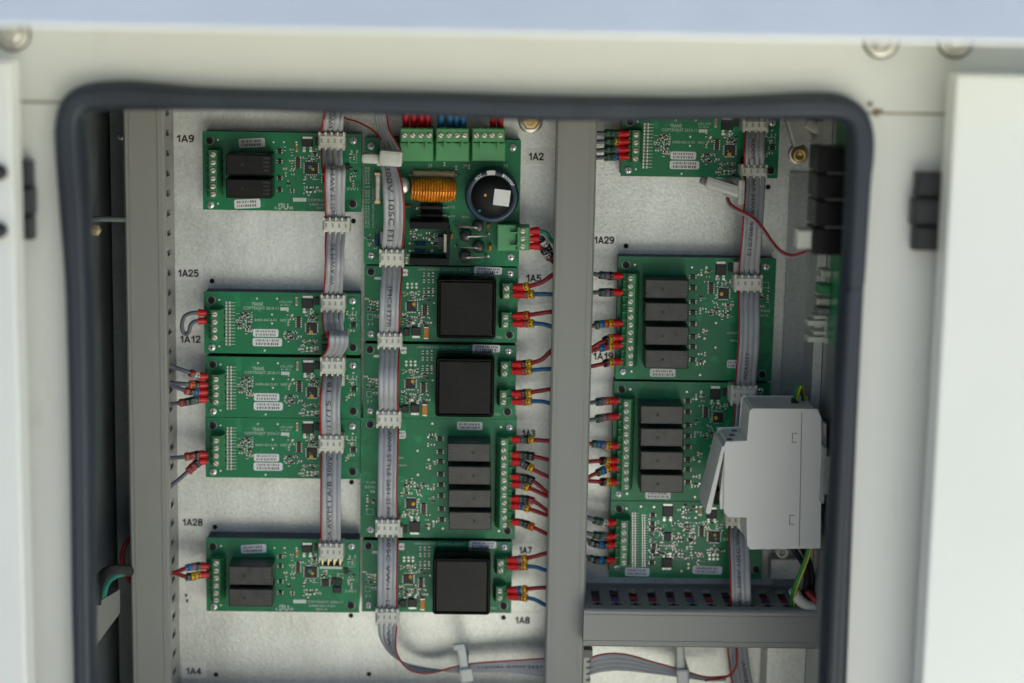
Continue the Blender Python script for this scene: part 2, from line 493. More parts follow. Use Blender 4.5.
a = P(881, 111, YF); sm_.lathe_y(a.x, a.z, [(.0012, YF), (.001, YF - .0008), (.0003, YF - .001)], 8)
sm_.build('seam_sealant', 'dirt', cab)
sm_ = MB(); sm_.box(XL - .2, ox0 - .004, YF + .0012, YF + .003, seamL - .001, seamL + .001)
sm_.build('seam_sealant', 'dirt', cab)

# gasket: (outer px, inner px) pairs round the opening
GP = [((86, 1000), (104, 1000)), ((80, 840), (101, 840)), ((76, 683), (98, 683)), ((74, 600), (97, 600)), ((71.5, 430), (96, 440)), ((69, 330), (94.5, 330)),
      ((66.5, 270), (93, 270)), ((61, 200), (91, 205)), ((57.5, 152), (88, 162)), ((57, 126), (86, 140)), ((62, 103), (85, 125)), ((73, 90), (86, 117)),
      ((90, 83), (90, 112.5)), ((110, 80.7), (105, 111)), ((140, 80.7), (140, 110.5)), ((200, 86), (200, 110.5)), ((256, 88.3), (256, 111)), ((350, 90), (350, 114)),
      ((450, 92), (450, 117.5)), ((540, 94.5), (540, 121)), ((640, 96), (640, 121)), ((700, 96.3), (700, 120)), ((760, 94), (760, 120)), ((813, 91.8), (808, 120)),
      ((838, 93.5), (828, 120)), ((856, 102), (838, 121)), ((867, 115), (843.5, 125)), ((872, 136), (846, 138)), ((871.5, 160), (845.5, 160)), ((869, 182), (845, 185)),
      ((863, 274), (840, 285)), ((861, 300), (838.5, 302)), ((853, 468), (829, 468)), ((844.5, 683), (818, 683)), ((838, 840), (812, 840)), ((833, 1000), (806, 1000)),
      ((815, 1036), (790, 1008)), ((600, 1040), (600, 1012)), ((300, 1040), (300, 1012)), ((106, 1036), (120, 1008))]
prof = [(0, .0), (-.01, .004), (.02, .0075), (.09, .0105), (.20, .0122), (.34, .0130), (.44, .0130), (.50, .0126), (.58, .0130), (.70, .0128), (.82, .0110), (.92, .0072), (.98, .003), (1.0, -.001), (.80, -.012), (.62, -.024), (.5, -.024)]
n0 = len(GP); outer = [P(o[0], o[1], YF) for o, i in GP]; inner = [P(i[0], i[1], YF) for o, i in GP]
def closed_cat(ps, k=5):
    out = []; n = len(ps)
    for i in range(n):
        p0, p1, p2, p3 = ps[i - 1], ps[i], ps[(i + 1) % n], ps[(i + 2) % n]
        for j in range(k):
            t = j / k
            out.append(.5 * ((2 * p1) + (p2 - p0) * t + (2 * p0 - 5 * p1 + 4 * p2 - p3) * t * t + (3 * p1 - p0 - 3 * p2 + p3) * t ** 3))
    return out
oc, ic = closed_cat(outer), closed_cat(inner)
rings = [[(o.lerp(i, t).x, YF - dp, o.lerp(i, t).z) for t, dp in prof] for o, i in zip(oc, ic)]
gk = MB(); np_ = len(prof); N = len(rings)
gk.add([p for r in rings for p in r], [(i * np_ + j, i * np_ + j + 1, ((i + 1) % N) * np_ + j + 1, ((i + 1) % N) * np_ + j) for i in range(N) for j in range(np_ - 1)], 0, True)
gk.build('gasket', 'rubber', cab)

# rain hood lip across the top: a folded strip leaning back towards the sky
YH = -0.325
hl, hr = P(-120, 29.5, YH), P(1150, 45.5, YH)
hz = (hl.z + hr.z) / 2
hd = MB()
hx0, hx1 = hl.x, hr.x
hd.rings([[(x, YH + .030, hz + .004), (x, YH + .002, hz + .001), (x, YH, hz + .0025), (x, YH + .1235, hz + .090), (x, YH + .1235, hz + .096), (x, YH + .125, hz + .096), (x, YH + .125, hz + .088), (x, YH + .034, hz + .022)] for x in (hx0, hx1)], 0, False)
hd.build('rain_hood', 'hood', cab)

# bolts with washers under the hood
for px, py in ((881, 40), (955.5, 40), (12, 33)):
    a = P(px, py, YF)
    b_ = MB(); b_.lathe_y(a.x, a.z, [(.0092, YF), (.0092, YF - .0018), (.0085, YF - .0022), (.0062, YF - .0022)], 24)
    MB().lathe_y(a.x, a.z, [(.0102, YF), (.0102, YF - .0006)], 24).build('sealing_ring', 'relaymark', cab)
    bo = b_.build('washer', 'silver', cab)
    b_ = MB(); b_.lathe_y(a.x, a.z, [(.0058, YF - .0022), (.0058, YF - .006), (.0048, YF - .0068), (.0001, YF - .007)], 6, 0, False)
    b_.build('bolt_head', 'silver', bo)

# doors: right one folded flat against the frame, left one too
YD = -0.235
dr = P(939, 379, YD); drt = P(985, 75, YD)
d1 = MB(); d1.box(dr.x, dr.x + .30, YD, YD + .022, .25, drt.z)
door_r = d1.build('door', 'door', cab, 'pale door panel folded open on the right side', bevel=.002)
dl = P(19, 380, YD); dlt = P(5, 61, YD)
d2 = MB(); d2.box(dl.x - .30, dl.x, YD, YD + .022, .25, dlt.z)
door_l = d2.build('door', 'door', cab, 'pale door panel folded open on the left side', bevel=.002)
for py in (172, 230):
    a = P(0, py, YD)
    MB().lathe_y(a.x, a.z, [(.0042, YD), (.0042, YD - .006), (.003, YD - .0075), (.0001, YD - .008)], 12).build('door_screw_cap', 'latch', door_l)

# hinges of black plastic
def hinge(x0, x1, y0, y1, Y, side):
    x0w, x1w, z0w, z1w = rect(x0, y0, x1, y1, Y)
    h = z1w - z0w; k = .0012
    if side > 0: ix0, ix1 = x0w - .0018, x1w - .004
    else: ix0, ix1 = x0w, x1w + .0012
    hb = MB(); hb.box(x0w, x1w, Y, YF, z0w, z0w + h * .31, ch=k).box(x0w, x1w, Y, YF, z1w - h * .31, z1w, ch=k)
    o = hb.build('hinge', 'latch', cab)
    MB().box(ix0, ix1, Y - .002, YF - .002, z0w + h * .33, z1w - h * .33, ch=.002).build('hinge_knuckle', 'latch', o)
    pin = MB(); xm = (x0w + x1w) / 2
    pin.box(xm - .0015, xm + .003, Y - .0026, Y, z0w + h * .36, z1w - h * .36, ch=.0006)
    pin.build('hinge_rib', 'latch', o)
hinge(916, 956, 173, 251, YF - .011, 1)
hinge(4, 31, 162, 240, YF - .011, -1)

# ------------------------------------------------------------------ mounting plate
plate = thing('mounting_plate', 'galvanised steel mounting plate at the back carrying the circuit boards', 'plate', (P(440, 400, 0).x, 0, P(440, 400, 0).z))
px0, px1 = P(133, 400, 0).x, XR - .0012
MB().box(px0, px1, 0, .002, ZB_ - .03, ZT - .002).build('plate_sheet', 'plate', plate)
HOLE = shared(MB().lathe_y(0, 0, [(2.6 * U, 0), (2.6 * U, -.0003)], 12), 'hole', ['hole'])
for p in ((212, 281), (353.5, 221), (351.5, 482), (215, 527), (351, 615.5), (216, 674.5), (369, 674), (503.5, 617.5), (626, 246), (768, 187)):
    inst('hole', HOLE, P(p[0], p[1], 0), plate)

STROKES = {
    '1': [[(.10, .72), (.26, .82), (.36, 1), (.36, 0)]],
    'A': [[(.02, 0), (.34, 1), (.66, 0)], [(.14, .28), (.54, .28)]],
    '2': [[(.05, .72), (.10, .92), (.3, 1), (.50, .92), (.54, .72), (.42, .48), (.05, .05), (.58, .05)]],
    '3': [[(.05, .82), (.28, 1), (.51, .88), (.49, .62), (.25, .53), (.53, .40), (.54, .15), (.3, 0), (.04, .16)]],
    '4': [[(.45, 0), (.45, .98), (.04, .28), (.62, .28)]],
    '5': [[(.54, .98), (.13, .98), (.08, .53), (.32, .63), (.54, .48), (.53, .14), (.28, 0), (.04, .14)]],
    '7': [[(.04, .96), (.57, .96), (.24, 0)]],
    '8': [[(.3, 1), (.09, .9), (.09, .64), (.3, .53), (.52, .64), (.52, .9), (.3, 1)], [(.3, .53), (.05, .4), (.05, .12), (.3, 0), (.55, .12), (.55, .4), (.3, .53)]],
    '9': [[(.54, .62), (.3, .44), (.06, .56), (.06, .86), (.3, 1), (.54, .88), (.55, .5), (.42, .12), (.10, .04)]]}
def stroke_text(mb, s, px0, py, px1, hpx, Y, sw=.22):
    a, c = P(px0, py, Y), P(px1, py, Y); h_ = hpx * pxl(Y); adv = [(.64 if ch == '1' else .84 if ch == 'A' else .76) for ch in s]
    k = (c.x - a.x) / (sum(adv) - .14); x = a.x; i = 0
    for ch, ad in zip(s, adv):
        for line in STROKES[ch]:
            for (u0, v0), (u1, v1) in zip(line, line[1:]):
                p0 = Vector((x + u0 * k, 0, a.z + v0 * h_)); p1 = Vector((x + u1 * k, 0, a.z + v1 * h_)); t = (p1 - p0).normalized(); q = Vector((-t.z, 0, t.x)) * (sw * h_ * .5)
                p0 -= t * sw * h_ * .3; p1 += t * sw * h_ * .3; y = Y - i * .000012; i += 1
                mb.add([(p.x, y, p.z) for p in (p0 - q, p1 - q, p1 + q, p0 + q)], [(0, 1, 2, 3)])
        x += ad * k

def plate_label(s, x0, x1, yb, h=7.6, tape=True, tx=(4, 12)):
    rx = rect(x0 - tx[0], yb - h - 4.5, x1 + tx[1], yb + 4.5, 0)
    tp = MB().box(rx[0], rx[1], -.0002, .0005, rx[2], rx[3]).build('label_tape', 'tape' if tape else 'plate', plate)
    t = MB(); stroke_text(t, s, x0, yb, x1, h, -.0004)
    t.build('lettering', 'ink', tp)
for s, x0, x1, yb, tx in (('1A9', 176.5, 194, 142, (4, 6)), ('1A25', 178, 198.5, 276.5, (4, 4)), ('1A12', 180, 200.5, 342.5, (4, 2)), ('1A28', 182.5, 202.5, 525.5, (4, 4)),
                          ('1A4', 186, 201, 674.3, (4, 5)), ('1A2', 528.5, 543.5, 160, (2, 8)), ('1A8', 515, 529.5, 623.5, (6, 13)), ('1A29', 594, 614, 243.5, (3, 2)),
                          ('1A19', 593, 613, 359.5, (3, 2)), ('1A5', 526, 541, 281.5, (2, 3)), ('1A3', 522, 535, 436.5, (2, 3)), ('1A7', 519, 531.5, 553.5, (2, 3))):
    plate_label(s, x0, x1, yb - .3, 6.5, True, tx)
# a torn scrap of tape by the lower left board
rx = rect(187, 592, 208, 601, 0)
tp = MB().box(rx[0], rx[1], -.0002, .0005, rx[2], rx[3]).build('label_tape', 'tape', plate)
t = MB()
for q in ((185, 594, 187.5, 596.5), (186, 599, 188.5, 602), (190, 597, 191, 598)):
    r_ = rect(*q, 0); t.box(r_[0], r_[1], -.0005, .0003, r_[2], r_[3])
t.build('ink_mark', 'ink', tp)
# plate bolts
for px, py, r in ((530.5, 121, 12.5), (798.5, 154.5, 10.5)):
    a = P(px, py, -.002); k = r * U
    wsh = MB().lathe_y(a.x, a.z, [(k, 0), (k, -.0016), (k * .93, -.002), (k * .6, -.002)], 24).build('washer', 'silver', plate)
    MB().lathe_y(a.x, a.z, [(k * .72, -.002), (k * .72, -.0068), (k * .62, -.0075), (k * .35, -.0076), (k * .33, -.0066), (.0001, -.0066)], 6 if px < 600 else 18, 0, px > 600).build('bolt_head', 'zinc', wsh)
# sheet joined to the plate at the right, darker metal painting in the shade there
rx = rect(786, 188, 822, 700, 0)
MB().box(P(783, 330, 0).x, XR - .001, -.003, -.0005, rx[2] - .1, P(800, 172, 0).z).build('side_sheet', 'wallmetal', plate)
MB().box(P(114.5, 400, 0).x, px0 - .0005, .001, .003, ZB_ - .03, ZT - .002).build('edge_strip', 'darkmetal', plate)
a = P(121, 137, .001); inst('pan_head_screw', SCREW, a, plate)

# ------------------------------------------------------------------ cable ducts
DH = .049

def slot_wall(mb, a0, a1, h, pitch, width, s0, s1, axis, c, t, mi=0):
    """slotted duct side: strip along a (x or z) from a0 to a1, rising from the plate to h; slots between s0 and s1"""
    def B(p0, p1, y0, y1):
        if axis == 'z': mb.box(c, c + t, -y1, -y0, p0, p1, mi)
        else: mb.box(p0, p1, -y1, -y0, c, c + t, mi)
    B(a0, a1, 0, s0); B(a0, a1, s1, h)
    p = a0
    while p < a1:
        B(p, min(p + pitch - width, a1), s0, s1); p += pitch

def duct_v(label, pxl_, pxr_, py, name='cable_duct'):
    x0, x1 = P(pxl_, py, -DH).x, P(pxr_, py, -DH).x
    z0, z1 = ZB_ + .02, ZT - .005
    d = thing(name, label, 'cable duct', ((x0 + x1) / 2, 0, z0), 'grey slotted cable ducts')
    b = MB(); b.box(x0 + .0015, x1 - .0015, -.0018, 0, z0, z1); b.build('base', 'pvc', d)
    for c in (x0 + .0014, x1 - .0030):
        b = MB(); slot_wall(b, z0, z1, DH - .003, .0127, .0040, .017, .038, 'z', c, .0016); b.build('slotted_wall', 'pvc', d)
    b = MB(); w_ = x1 - x0
    b.prism_z([(x0, -DH + .009), (x0, -DH + .0012), (x0 + .0012, -DH), (x1 - .0012, -DH), (x1, -DH + .0012), (x1, -DH + .009), (x1 - .0012, -DH + .009), (x1 - .0012, -DH + .0015), (x0 + .0012, -DH + .0015), (x0 + .0012, -DH + .009)], z0, z1)
    for xx in (x0 + .0035, x1 - .0042):
        b.box(xx, xx + .0007, -DH - .0004, -DH + .0006, z0, z1)
    b.build('cover', 'pvc', d)
    return x0, x1, d
LX0, LX1, ductL = duct_v('tall grey cable duct on the left edge of the plate', 127.3, 167.3, 390)
CX0, CX1, ductC = duct_v('tall grey cable duct between the centre and right board columns', 550.3, 589.8, 425)

def duct_h(label, xw0, xw1, pyt, pyb, H, pxm, wires):
    z1 = P(pxm, pyt, -H).z; z0 = P(pxm, pyb, -H).z
    d = thing('cable_duct', label, 'cable duct', ((xw0 + xw1) / 2, 0, z0), 'grey slotted cable ducts')
    MB().box(xw0, xw1, -.0018, 0, z0 + .0015, z1 - .0015).build('base', 'pvc', d)
    for c in (z0 + .0014, z1 - .0030):
        b = MB(); slot_wall(b, xw0, xw1, H - .003, .01235, .0056, .012, .041, 'x', c, .0016)
        b.build('slotted_wall', 'pvc', d)
    # the moulded break marks below every slot of the upper wall
    b = MB(); p = xw0 + .01235 - .0026
    while p < xw1:
        b.box(p - .0034, p + .0034, -.0478, -.0458, z1 - .0030, z1 - .00125)
        b.box(p - .0011, p + .0011, -.0510, -.0435, z1 - .0030, z1 - .0012); p += .01235
    b.build('break_mark', 'hole', d)
    b = MB()
    b.rings([[(x, -H + .009, z1), (x, -H + .0012, z1), (x, -H, z1 - .0012), (x, -H, z0 + .0012), (x, -H + .0012, z0), (x, -H + .009, z0), (x, -H + .009, z0 + .0012), (x, -H + .0015, z0 + .0012), (x, -H + .0015, z1 - .0012), (x, -H + .009, z1 - .0012)] for x in (xw0, xw1)], 0, False)
    for zz in (z0 + .0035, z1 - .0042): b.box(xw0, xw1, -H - .0004, -H + .0006, zz, zz + .0007)
    b.build('cover', 'pvc', d)
    return z0, z1, d
HX0, HX1 = P(583.5, 628, -.062).x, P(819.5, 628, -.062).x
HZ0, HZ1, ductH = duct_h('short horizontal grey cable duct at the lower right under the dense board', HX0, HX1, 610.5, 648, .062, 700, True)
duct_h('horizontal grey cable duct below the bottom edge, unseen, added to shade the lower left plate', LX1 + .001, CX0 - .001, 728, 767, .055, 360, False)  # duct below view, added for the shadow it casts up the plate

# wires lying inside the horizontal duct, seen through its slots
for k, (m_, yy, dz, nm, lab) in enumerate((('black', -.0150, .0050, 'wire', 'black wire inside the horizontal duct, closest to the plate'),
                                           ('black', -.0195, .0054, 'wire', 'black wire inside the horizontal duct, second from the plate'),
                                           ('darkred', -.0240, .0050, 'wire', 'red wire inside the horizontal duct, beside the black ones'),
                                           ('blue', -.0285, .0054, 'wire', 'blue wire inside the horizontal duct, between two red wires near the plate'),
                                           ('darkred', -.0330, .0050, 'wire', 'red wire inside the horizontal duct, between the two blue wires'),
                                           ('blue', -.0375, .0054, 'wire', 'blue wire inside the horizontal duct, second from its cover'),
                                           ('darkred', -.0420, .0050, 'wire', 'red wire inside the horizontal duct, nearest its cover'))):
    pts = [(HX0 + .004 + (HX1 - HX0 - .008) * i / 9, yy + .0012 * math.sin(i * 1.7 + k), HZ1 - dz + .0008 * math.sin(i * 2.3 + k * 2)) for i in range(10)]
    o = MB().tube(catmull(pts, 3), .0021, 8).build(nm, m_)
    o['label'] = lab; o['category'] = 'wire'; o['group'] = 'wires inside the horizontal duct'

# ------------------------------------------------------------------ circuit board kit
class Board:
    """a board built in place from pixel measurements; all parts hang under one Empty"""
    def __init__(s, name, label, x0, y0, x1, y1, group='green circuit boards on the plate', tray=True):
        s.x0, s.x1, s.z0, s.z1 = rect(x0, y0, x1, y1, YB)
        s.o = thing(name, label, 'circuit board', ((s.x0 + s.x1) / 2, 0, (s.z0 + s.z1) / 2), group)
        MB().box(s.x0, s.x1, YB, YB + .0016, s.z0, s.z1).build('board', 'pcb', s.o)
        if tray:
            MB().box(s.x0 + .0006, s.x1 - .0006, YB + .0017, 0, s.z0 + .0006, s.z1 - .0006).build('mounting_tray', 'tray', s.o)
        s.smd = MB(); s.rng = random.Random(name + label); s.txt = MB()

    def screws(s, pts):
        for p in pts: inst('screw', SCREW, P(p[0], p[1], YB - .001), s.o).location.y = YB - s.o.location.y
    def holes(s, pts):
        for p in pts: inst('standoff', STANDOFF, P(p[0], p[1], YB), s.o)

    def chip(s, x0, y0, x1, y1, h=.0016, m='chip', name='chip', legs=None, dot=None, dot2=None):
        r = rect(x0, y0, x1, y1, YB - h)
        c = MB().box(r[0], r[1], YB - h, YB, r[2], r[3], ch=.0003).build(name, m, s.o)
        L_ = MB()
        if legs == 'quad':
            n = 6
            for k in range(n):
                fx = r[0] + (r[1] - r[0]) * (k + .7) / (n + .4); fz = r[2] + (r[3] - r[2]) * (k + .7) / (n + .4); q = .00022
                for zz in (r[2] - .0009, r[3] - .0003): L_.box(fx - q, fx + q, YB - .0004, YB, zz, zz + .0012)
                for xx in (r[0] - .0009, r[1] - .0003): L_.box(xx, xx + .0012, YB - .0004, YB, fz - q, fz + q)
        elif legs in ('dpak', 'dpakinv'):
            sg = 1 if legs == 'dpak' else -1
            top = r[3] if sg > 0 else r[2]; bot = r[2] if sg > 0 else r[3]
            L_.box(r[0] + .0003, r[1] - .0003, YB - .0007, YB, top, top + sg * .0016)
            for fx in (.18, .82):
                xx = r[0] + (r[1] - r[0]) * fx
                L_.box(xx - .0007, xx + .0007, YB - .0007, YB, bot, bot - sg * .0013)
                L_.box(xx - .0009, xx + .0009, YB - .0003, YB, bot - sg * .0018, bot - sg * .0034)
        elif legs == 'sides':
            n = max(2, int((r[3] - r[2]) / .0013))
            for k in range(n):
                fz = r[2] + (r[3] - r[2]) * (k + .5) / n
                for xx in (r[0] - .0007, r[1] - .0003): L_.box(xx, xx + .0010, YB - .0004, YB, fz - .0003, fz + .0003)
        elif legs == 'ends':
            for zz in (r[2] - .0005, r[3] - .0004): L_.box(r[0] + .0002, r[1] - .0002, YB - h * .9, YB, zz, zz + .0009)
        if L_.v: L_.build('lead', 'solder', c)
        for dd, mm in ((dot, 'yellowdot'), (dot2, 'tealdot')):
            if dd:
                a = P(dd[0], dd[1], YB - h)
                MB().lathe_y(a.x, a.z, [(dd[2] * U, YB - h), (dd[2] * U * .9, YB - h - .0002)], 10).build('paint_dot', mm, c)
        return c

    def smds(s, regions):
        """(x0, y0, x1, y1, count): small surface-mounted parts, vias and their silkscreen"""
        R_ = s.rng
        for x0, y0, x1, y1, n in regions:
            for _ in range(n):
                a = P(R_.uniform(x0, x1), R_.uniform(y0, y1), YB); s.one(a.x, a.z, R_.choice('hvhvhvdpq'))

    def one(s, x, z, kind):
        R_ = s.rng; b = s.smd; u = U
        if kind in 'hv':
            l, w_ = R_.uniform(1.5, 2.1) * u, R_.uniform(.7, 1.05) * u; mi = R_.choice((0, 0, 2, 3, 3))
            if kind == 'h':
                b.box(x - l, x - l * .55, YB - .0005, YB, z - w_, z + w_, 1); b.box(x + l * .55, x + l, YB - .0005, YB, z - w_, z + w_, 1)
                b.box(x - l * .55, x + l * .55, YB - .00055, YB, z - w_ * .95, z + w_ * .95, mi)
            else:
                b.box(x - w_, x + w_, YB - .0005, YB, z - l, z - l * .55, 1); b.box(x - w_, x + w_, YB - .0005, YB, z + l * .55, z + l, 1)
                b.box(x - w_ * .95, x + w_ * .95, YB - .00055, YB, z - l * .55, z + l * .55, mi)
        elif kind == 'd':
            r = R_.uniform(.55, .9) * u; b.lathe_y(x, z, [(r, YB), (r * .9, YB - .0002)], 7, 1)
        elif kind == 'p':
            w_ = 1.6 * u; b.box(x - w_, x + w_, YB - .00085, YB, z - w_ * .7, z + w_ * .7, 0)
            for dx, dz in ((-1, -1.2), (1, -1.2), (0, 1.2)): b.box(x + (dx - .35) * u, x + (dx + .35) * u, YB - .0004, YB, z + (dz - .45) * u, z + (dz + .45) * u, 1)
        else:
            l = R_.uniform(1.2, 3.5) * u; b.box(x - l, x + l, YB - .00015, YB + .0002, z - .28 * u, z + .28 * u, 4)

    def rescol(s, x, y0, y1, n, w_=9.5):
        for k in range(n):
            a = P(x, y0 + (y1 - y0) * (k + .5) / n, YB); b = s.smd; u = U
            h = (y1 - y0) / n * .36 * u
            b.box(a.x - w_ * .5 * u, a.x - w_ * .36 * u, YB - .0005, YB, a.z - h, a.z + h, 1)
            b.box(a.x - w_ * .36 * u, a.x - w_ * .12 * u, YB - .0006, YB, a.z - h, a.z + h, 3)
            b.box(a.x - w_ * .12 * u, a.x + w_ * .02 * u, YB - .0005, YB, a.z - h, a.z + h, 1)
            b.box(a.x + w_ * .08 * u, a.x + w_ * .5 * u, YB - .0002, YB + .0002, a.z - h * .35, a.z + h * .35, 4)

    def vias(s, pts, r=1.0):
        for p in pts:
            a = P(p[0], p[1], YB); s.smd.lathe_y(a.x, a.z, [(r * U, YB), (r * U * .9, YB - .0003)], 8, 1)

    def print(s, lines):
        """(text, x0, baseline y, x1, cap height) in pixels"""
        for t in lines: ptext(s.txt, t[0], t[1], t[2], t[3], t[4], YB - .0002, t[5] if len(t) > 5 else .02)
    def printbox(s, x0, y0, x1, y1, mi=0):
        r = rect(x0, y0, x1, y1, YB)
        if mi: MB().box(r[0], r[1], YB - .0002, YB + .0004, r[2], r[3]).build('printed_block', 'whitebright', s.o)
        else: s.txt.add([(r[0], YB - .0002, r[2]), (r[1], YB - .0002, r[2]), (r[1], YB - .0002, r[3]), (r[0], YB - .0002, r[3])], [(0, 1, 2, 3)])

    def frame_mark(s, x0, y0, x1, y1, t=.5):
        s.printbox(x0, y0, x1, y0 + t); s.printbox(x0, y1 - t, x1, y1); s.printbox(x0, y0 + t, x0 + t, y1 - t); s.printbox(x1 - t, y0 + t, x1, y1 - t)

    def sticker(s, x0, y0, x1, y1, rot=0., rows=2, bars=True, name='sticker'):
        r = rect(x0, y0, x1, y1, YB); cx, cz = (r[0] + r[1]) / 2, (r[2] + r[3]) / 2; hw, hh = (r[1] - r[0]) / 2, (r[3] - r[2]) / 2
        c_, s_ = math.cos(rot), math.sin(rot)
        T = lambda x, z: (cx + x * c_ - z * s_, cz + x * s_ + z * c_)
        rad = min(hh * .45, .0012); poly = []
        for qx, qz, a0 in ((hw - rad, hh - rad, 0), (-hw + rad, hh - rad, 90), (-hw + rad, -hh + rad, 180), (hw - rad, -hh + rad, 270)):
            for k in range(4):
                an = math.radians(a0 + k * 30); poly.append(T(qx + rad * math.cos(an), qz + rad * math.sin(an)))
        st = MB().prism_y(poly, YB - .0003, YB - .00005).build(name, 'sticker', s.o)
        b = MB(); R_ = s.rng
        for row in range(rows):
            zc = hh * (.42 - row * .84 / max(1, rows - 1)) if rows > 1 else 0
            bar = bars and row == rows - 1
            x = -hw * .78
            while x < hw * .74:
                w_ = R_.uniform(.0003, .0010 if not bar else .0012); h = hh * (.26 if not bar else .30)
                q = [T(x, zc - h), T(x + w_, zc - h), T(x + w_, zc + h), T(x, zc + h)]
                b.add([(p[0], YB - .00042, p[1]) for p in q], [(0, 1, 2, 3)])
                x += w_ + R_.uniform(.0003, .0009)
        b.build('print', 'greyink', st)
        return st

    def terminal(s, xs, ys, facing, h=.0115, body=(6.5, 7.5), name='terminal_block'):
        """ys: screw pixels; facing -1: wires enter from the left"""
        yt = YB - h
        n = len(ys); pitch = abs(P(xs, ys[-1], yt).z - P(xs, ys[0], yt).z) / max(1, n - 1)
        cx = sum(P(xs, y, yt).x for y in ys) / n if not isinstance(xs, tuple) else 0
        zt, zb = P(xs, ys[0], yt).z + pitch * .52, P(xs, ys[-1], yt).z - pitch * .52
        f = facing
        wo_, wi_ = body[0] * U, body[1] * U
        poly = [(cx + f * wo_, YB), (cx + f * wo_, YB - h * .55), (cx + f * (wo_ - .0012), YB - h * .62), (cx + f * 3.7 * U, YB - h * .80), (cx + f * 3.5 * U, YB - h), (cx - f * 3.6 * U, YB - h), (cx - f * wi_ * .8, YB - h * .7), (cx - f * wi_, YB - h * .4), (cx - f * wi_, YB)]
        b = MB().prism_z(poly, zb, zt)
        for k in range(n + 1):                 # rib between poles
            zz = zt - (zt - zb) * k / n
            if 0 < k < n: b.box(cx + f * 3.3 * U, cx + f * (wo_ + .0002), YB - h * .74, YB - .001, zz - .00035, zz + .00035)
        tb = b.build(name, 'term', s.o)
        hm = MB()
        for k in range(n):
            zc = zt - (zt - zb) * (k + .5) / n
            hm.box(cx + f * (wo_ - .0006), cx + f * (wo_ + .0003), YB - h * .52, YB - h * .12, zc - pitch * .36, zc + pitch * .36)
            hm.box(cx - f * (wi_ + .0002), cx - f * (wi_ - .001), YB - h * .30, YB - h * .06, zc - pitch * .18, zc + pitch * .18)
        hm.build('wire_entry', 'hole', tb)
        for y in ys:
            inst('screw', TSCREW, P(xs, y, yt), tb, (0, s.rng.uniform(-.6, 1.2), 0))
        return tb

    def relay(s, x0, y0, x1, y1, h=.021, markx=.36, pr=False):
        yt = YB - h; r = rect(x0, y0, x1, y1, yt)
        k = MB().box(r[0], r[1], yt, YB - .0003, r[2], r[3], ch=.0006).build('relay', 'relay', s.o)
        xm = r[0] + (r[1] - r[0]) * markx; zm = (r[2] + r[3]) / 2
        MB().lathe_y(xm, zm, [(.0011, yt + .0001), (.0011, yt - .0002)], 8).build('pip', 'relaymark', k)
        b = MB(); R_ = s.rng
        for row in range(4):
            zz = r[2] + (r[3] - r[2]) * (.2 + row * .2); x = r[0] + (r[1] - r[0]) * .83
            while x < r[1] - .0012:
                w_ = R_.uniform(.0003, .0006); b.box(x, x + w_, yt - .00008, yt + .0003, zz, zz + .0007); x += w_ + .0004
        b.build('print', 'relayprint', k)
        return k

    def done(s):
        if s.smd.v:
            o = s.smd.build('small_components', ['chip', 'solder', 'tan', 'm_grey', 'white'], s.o); o['kind'] = 'stuff'
        if s.txt.v: s.txt.build('silkscreen', ['white', 'whitebright'], s.o)['kind'] = 'stuff'
        return s.o


def place(ref, x, y, anchor, label, rot=0., Y=YB):
    """copy a finished board; anchor: 'tl','bl','c' of the board goes to pixel (x, y)"""
    c = copy_tree(ref.o); p = P(x, y, Y); hw, hh = (ref.x1 - ref.x0) / 2, (ref.z1 - ref.z0) / 2
    if anchor == 'tl': p = p + Vector((hw, 0, -hh))
    elif anchor == 'bl': p = p + Vector((hw, 0, hh))
    c.location = (p.x, ref.o.location.y, p.z); c.rotation_euler = (0, rot, 0)
    c['label'] = label
    return c

def front_end(b, dx, dy, text=True):
    """regulator, array, controller and the small parts round them, shared by the left-hand board kinds"""
    b.chip(302 + dx, 298.7 + dy, 313 + dx, 308.5 + dy, .0022, legs='dpak', name='regulator')
    b.chip(314.5 + dx, 297.5 + dy, 319 + dx, 305 + dy, .0016)
    b.chip(296.5 + dx, 317.5 + dy, 300.5 + dx, 328 + dy, .0012, 'brownchip', 'resistor_array', 'sides')

# ---- input board (reference: the one below label 1A25)
b = Board('circuit_board', 'green input board with a grey jumper loop, topmost of the left stack of three', 204, 292.8, 360.3, 354)
b.holes([(211.5, 300), (353, 347.5)]); b.screws([(211.7, 347.5), (352.5, 301)])
b.terminal(214.7, [314.3, 322, 329.8, 337.5], -1)
front_end(b, 0, 0)
b.chip(306.2, 323, 316.8, 333.5, .0014, legs='quad', name='controller', dot=(311, 332, 2.2), dot2=(309.5, 328.5, 1.2))
b.chip(295.2, 298, 297.8, 305, .0012, 'tan', 'capacitor', 'ends')
b.chip(322, 335, 327.5, 341, .002); b.chip(322, 344.5, 327.5, 351, .002)
b.chip(351, 323.5, 356, 327.5, .0012, legs='sides'); b.chip(340, 312, 344, 321.5, .004, 'nylon', 'header_post')
b.rescol(230.5, 301, 346, 14)
b.smds([(236, 311, 252, 333, 34), (284, 329, 300, 340, 12), (304, 311, 318, 321, 14), (302, 340, 318, 352, 22), (345, 310, 357, 336, 10), (286, 312, 296, 330, 5)])
for yy in (332.5, 338.5):
    for xx in (287, 295.5): a = P(xx, yy, YB); b.one(a.x, a.z, 'h')
b.vias([(219.3, 299.8), (219.3, 346.3), (257, 298.5), (277, 298.7), (264.8, 350.5), (272, 314.6), (272, 323.5), (292.4, 315), (353, 308.5)], 1.1)
b.vias([(307, 347.5), (311, 347.5), (315, 347.5), (307, 351), (311, 351), (315, 351)], .9)
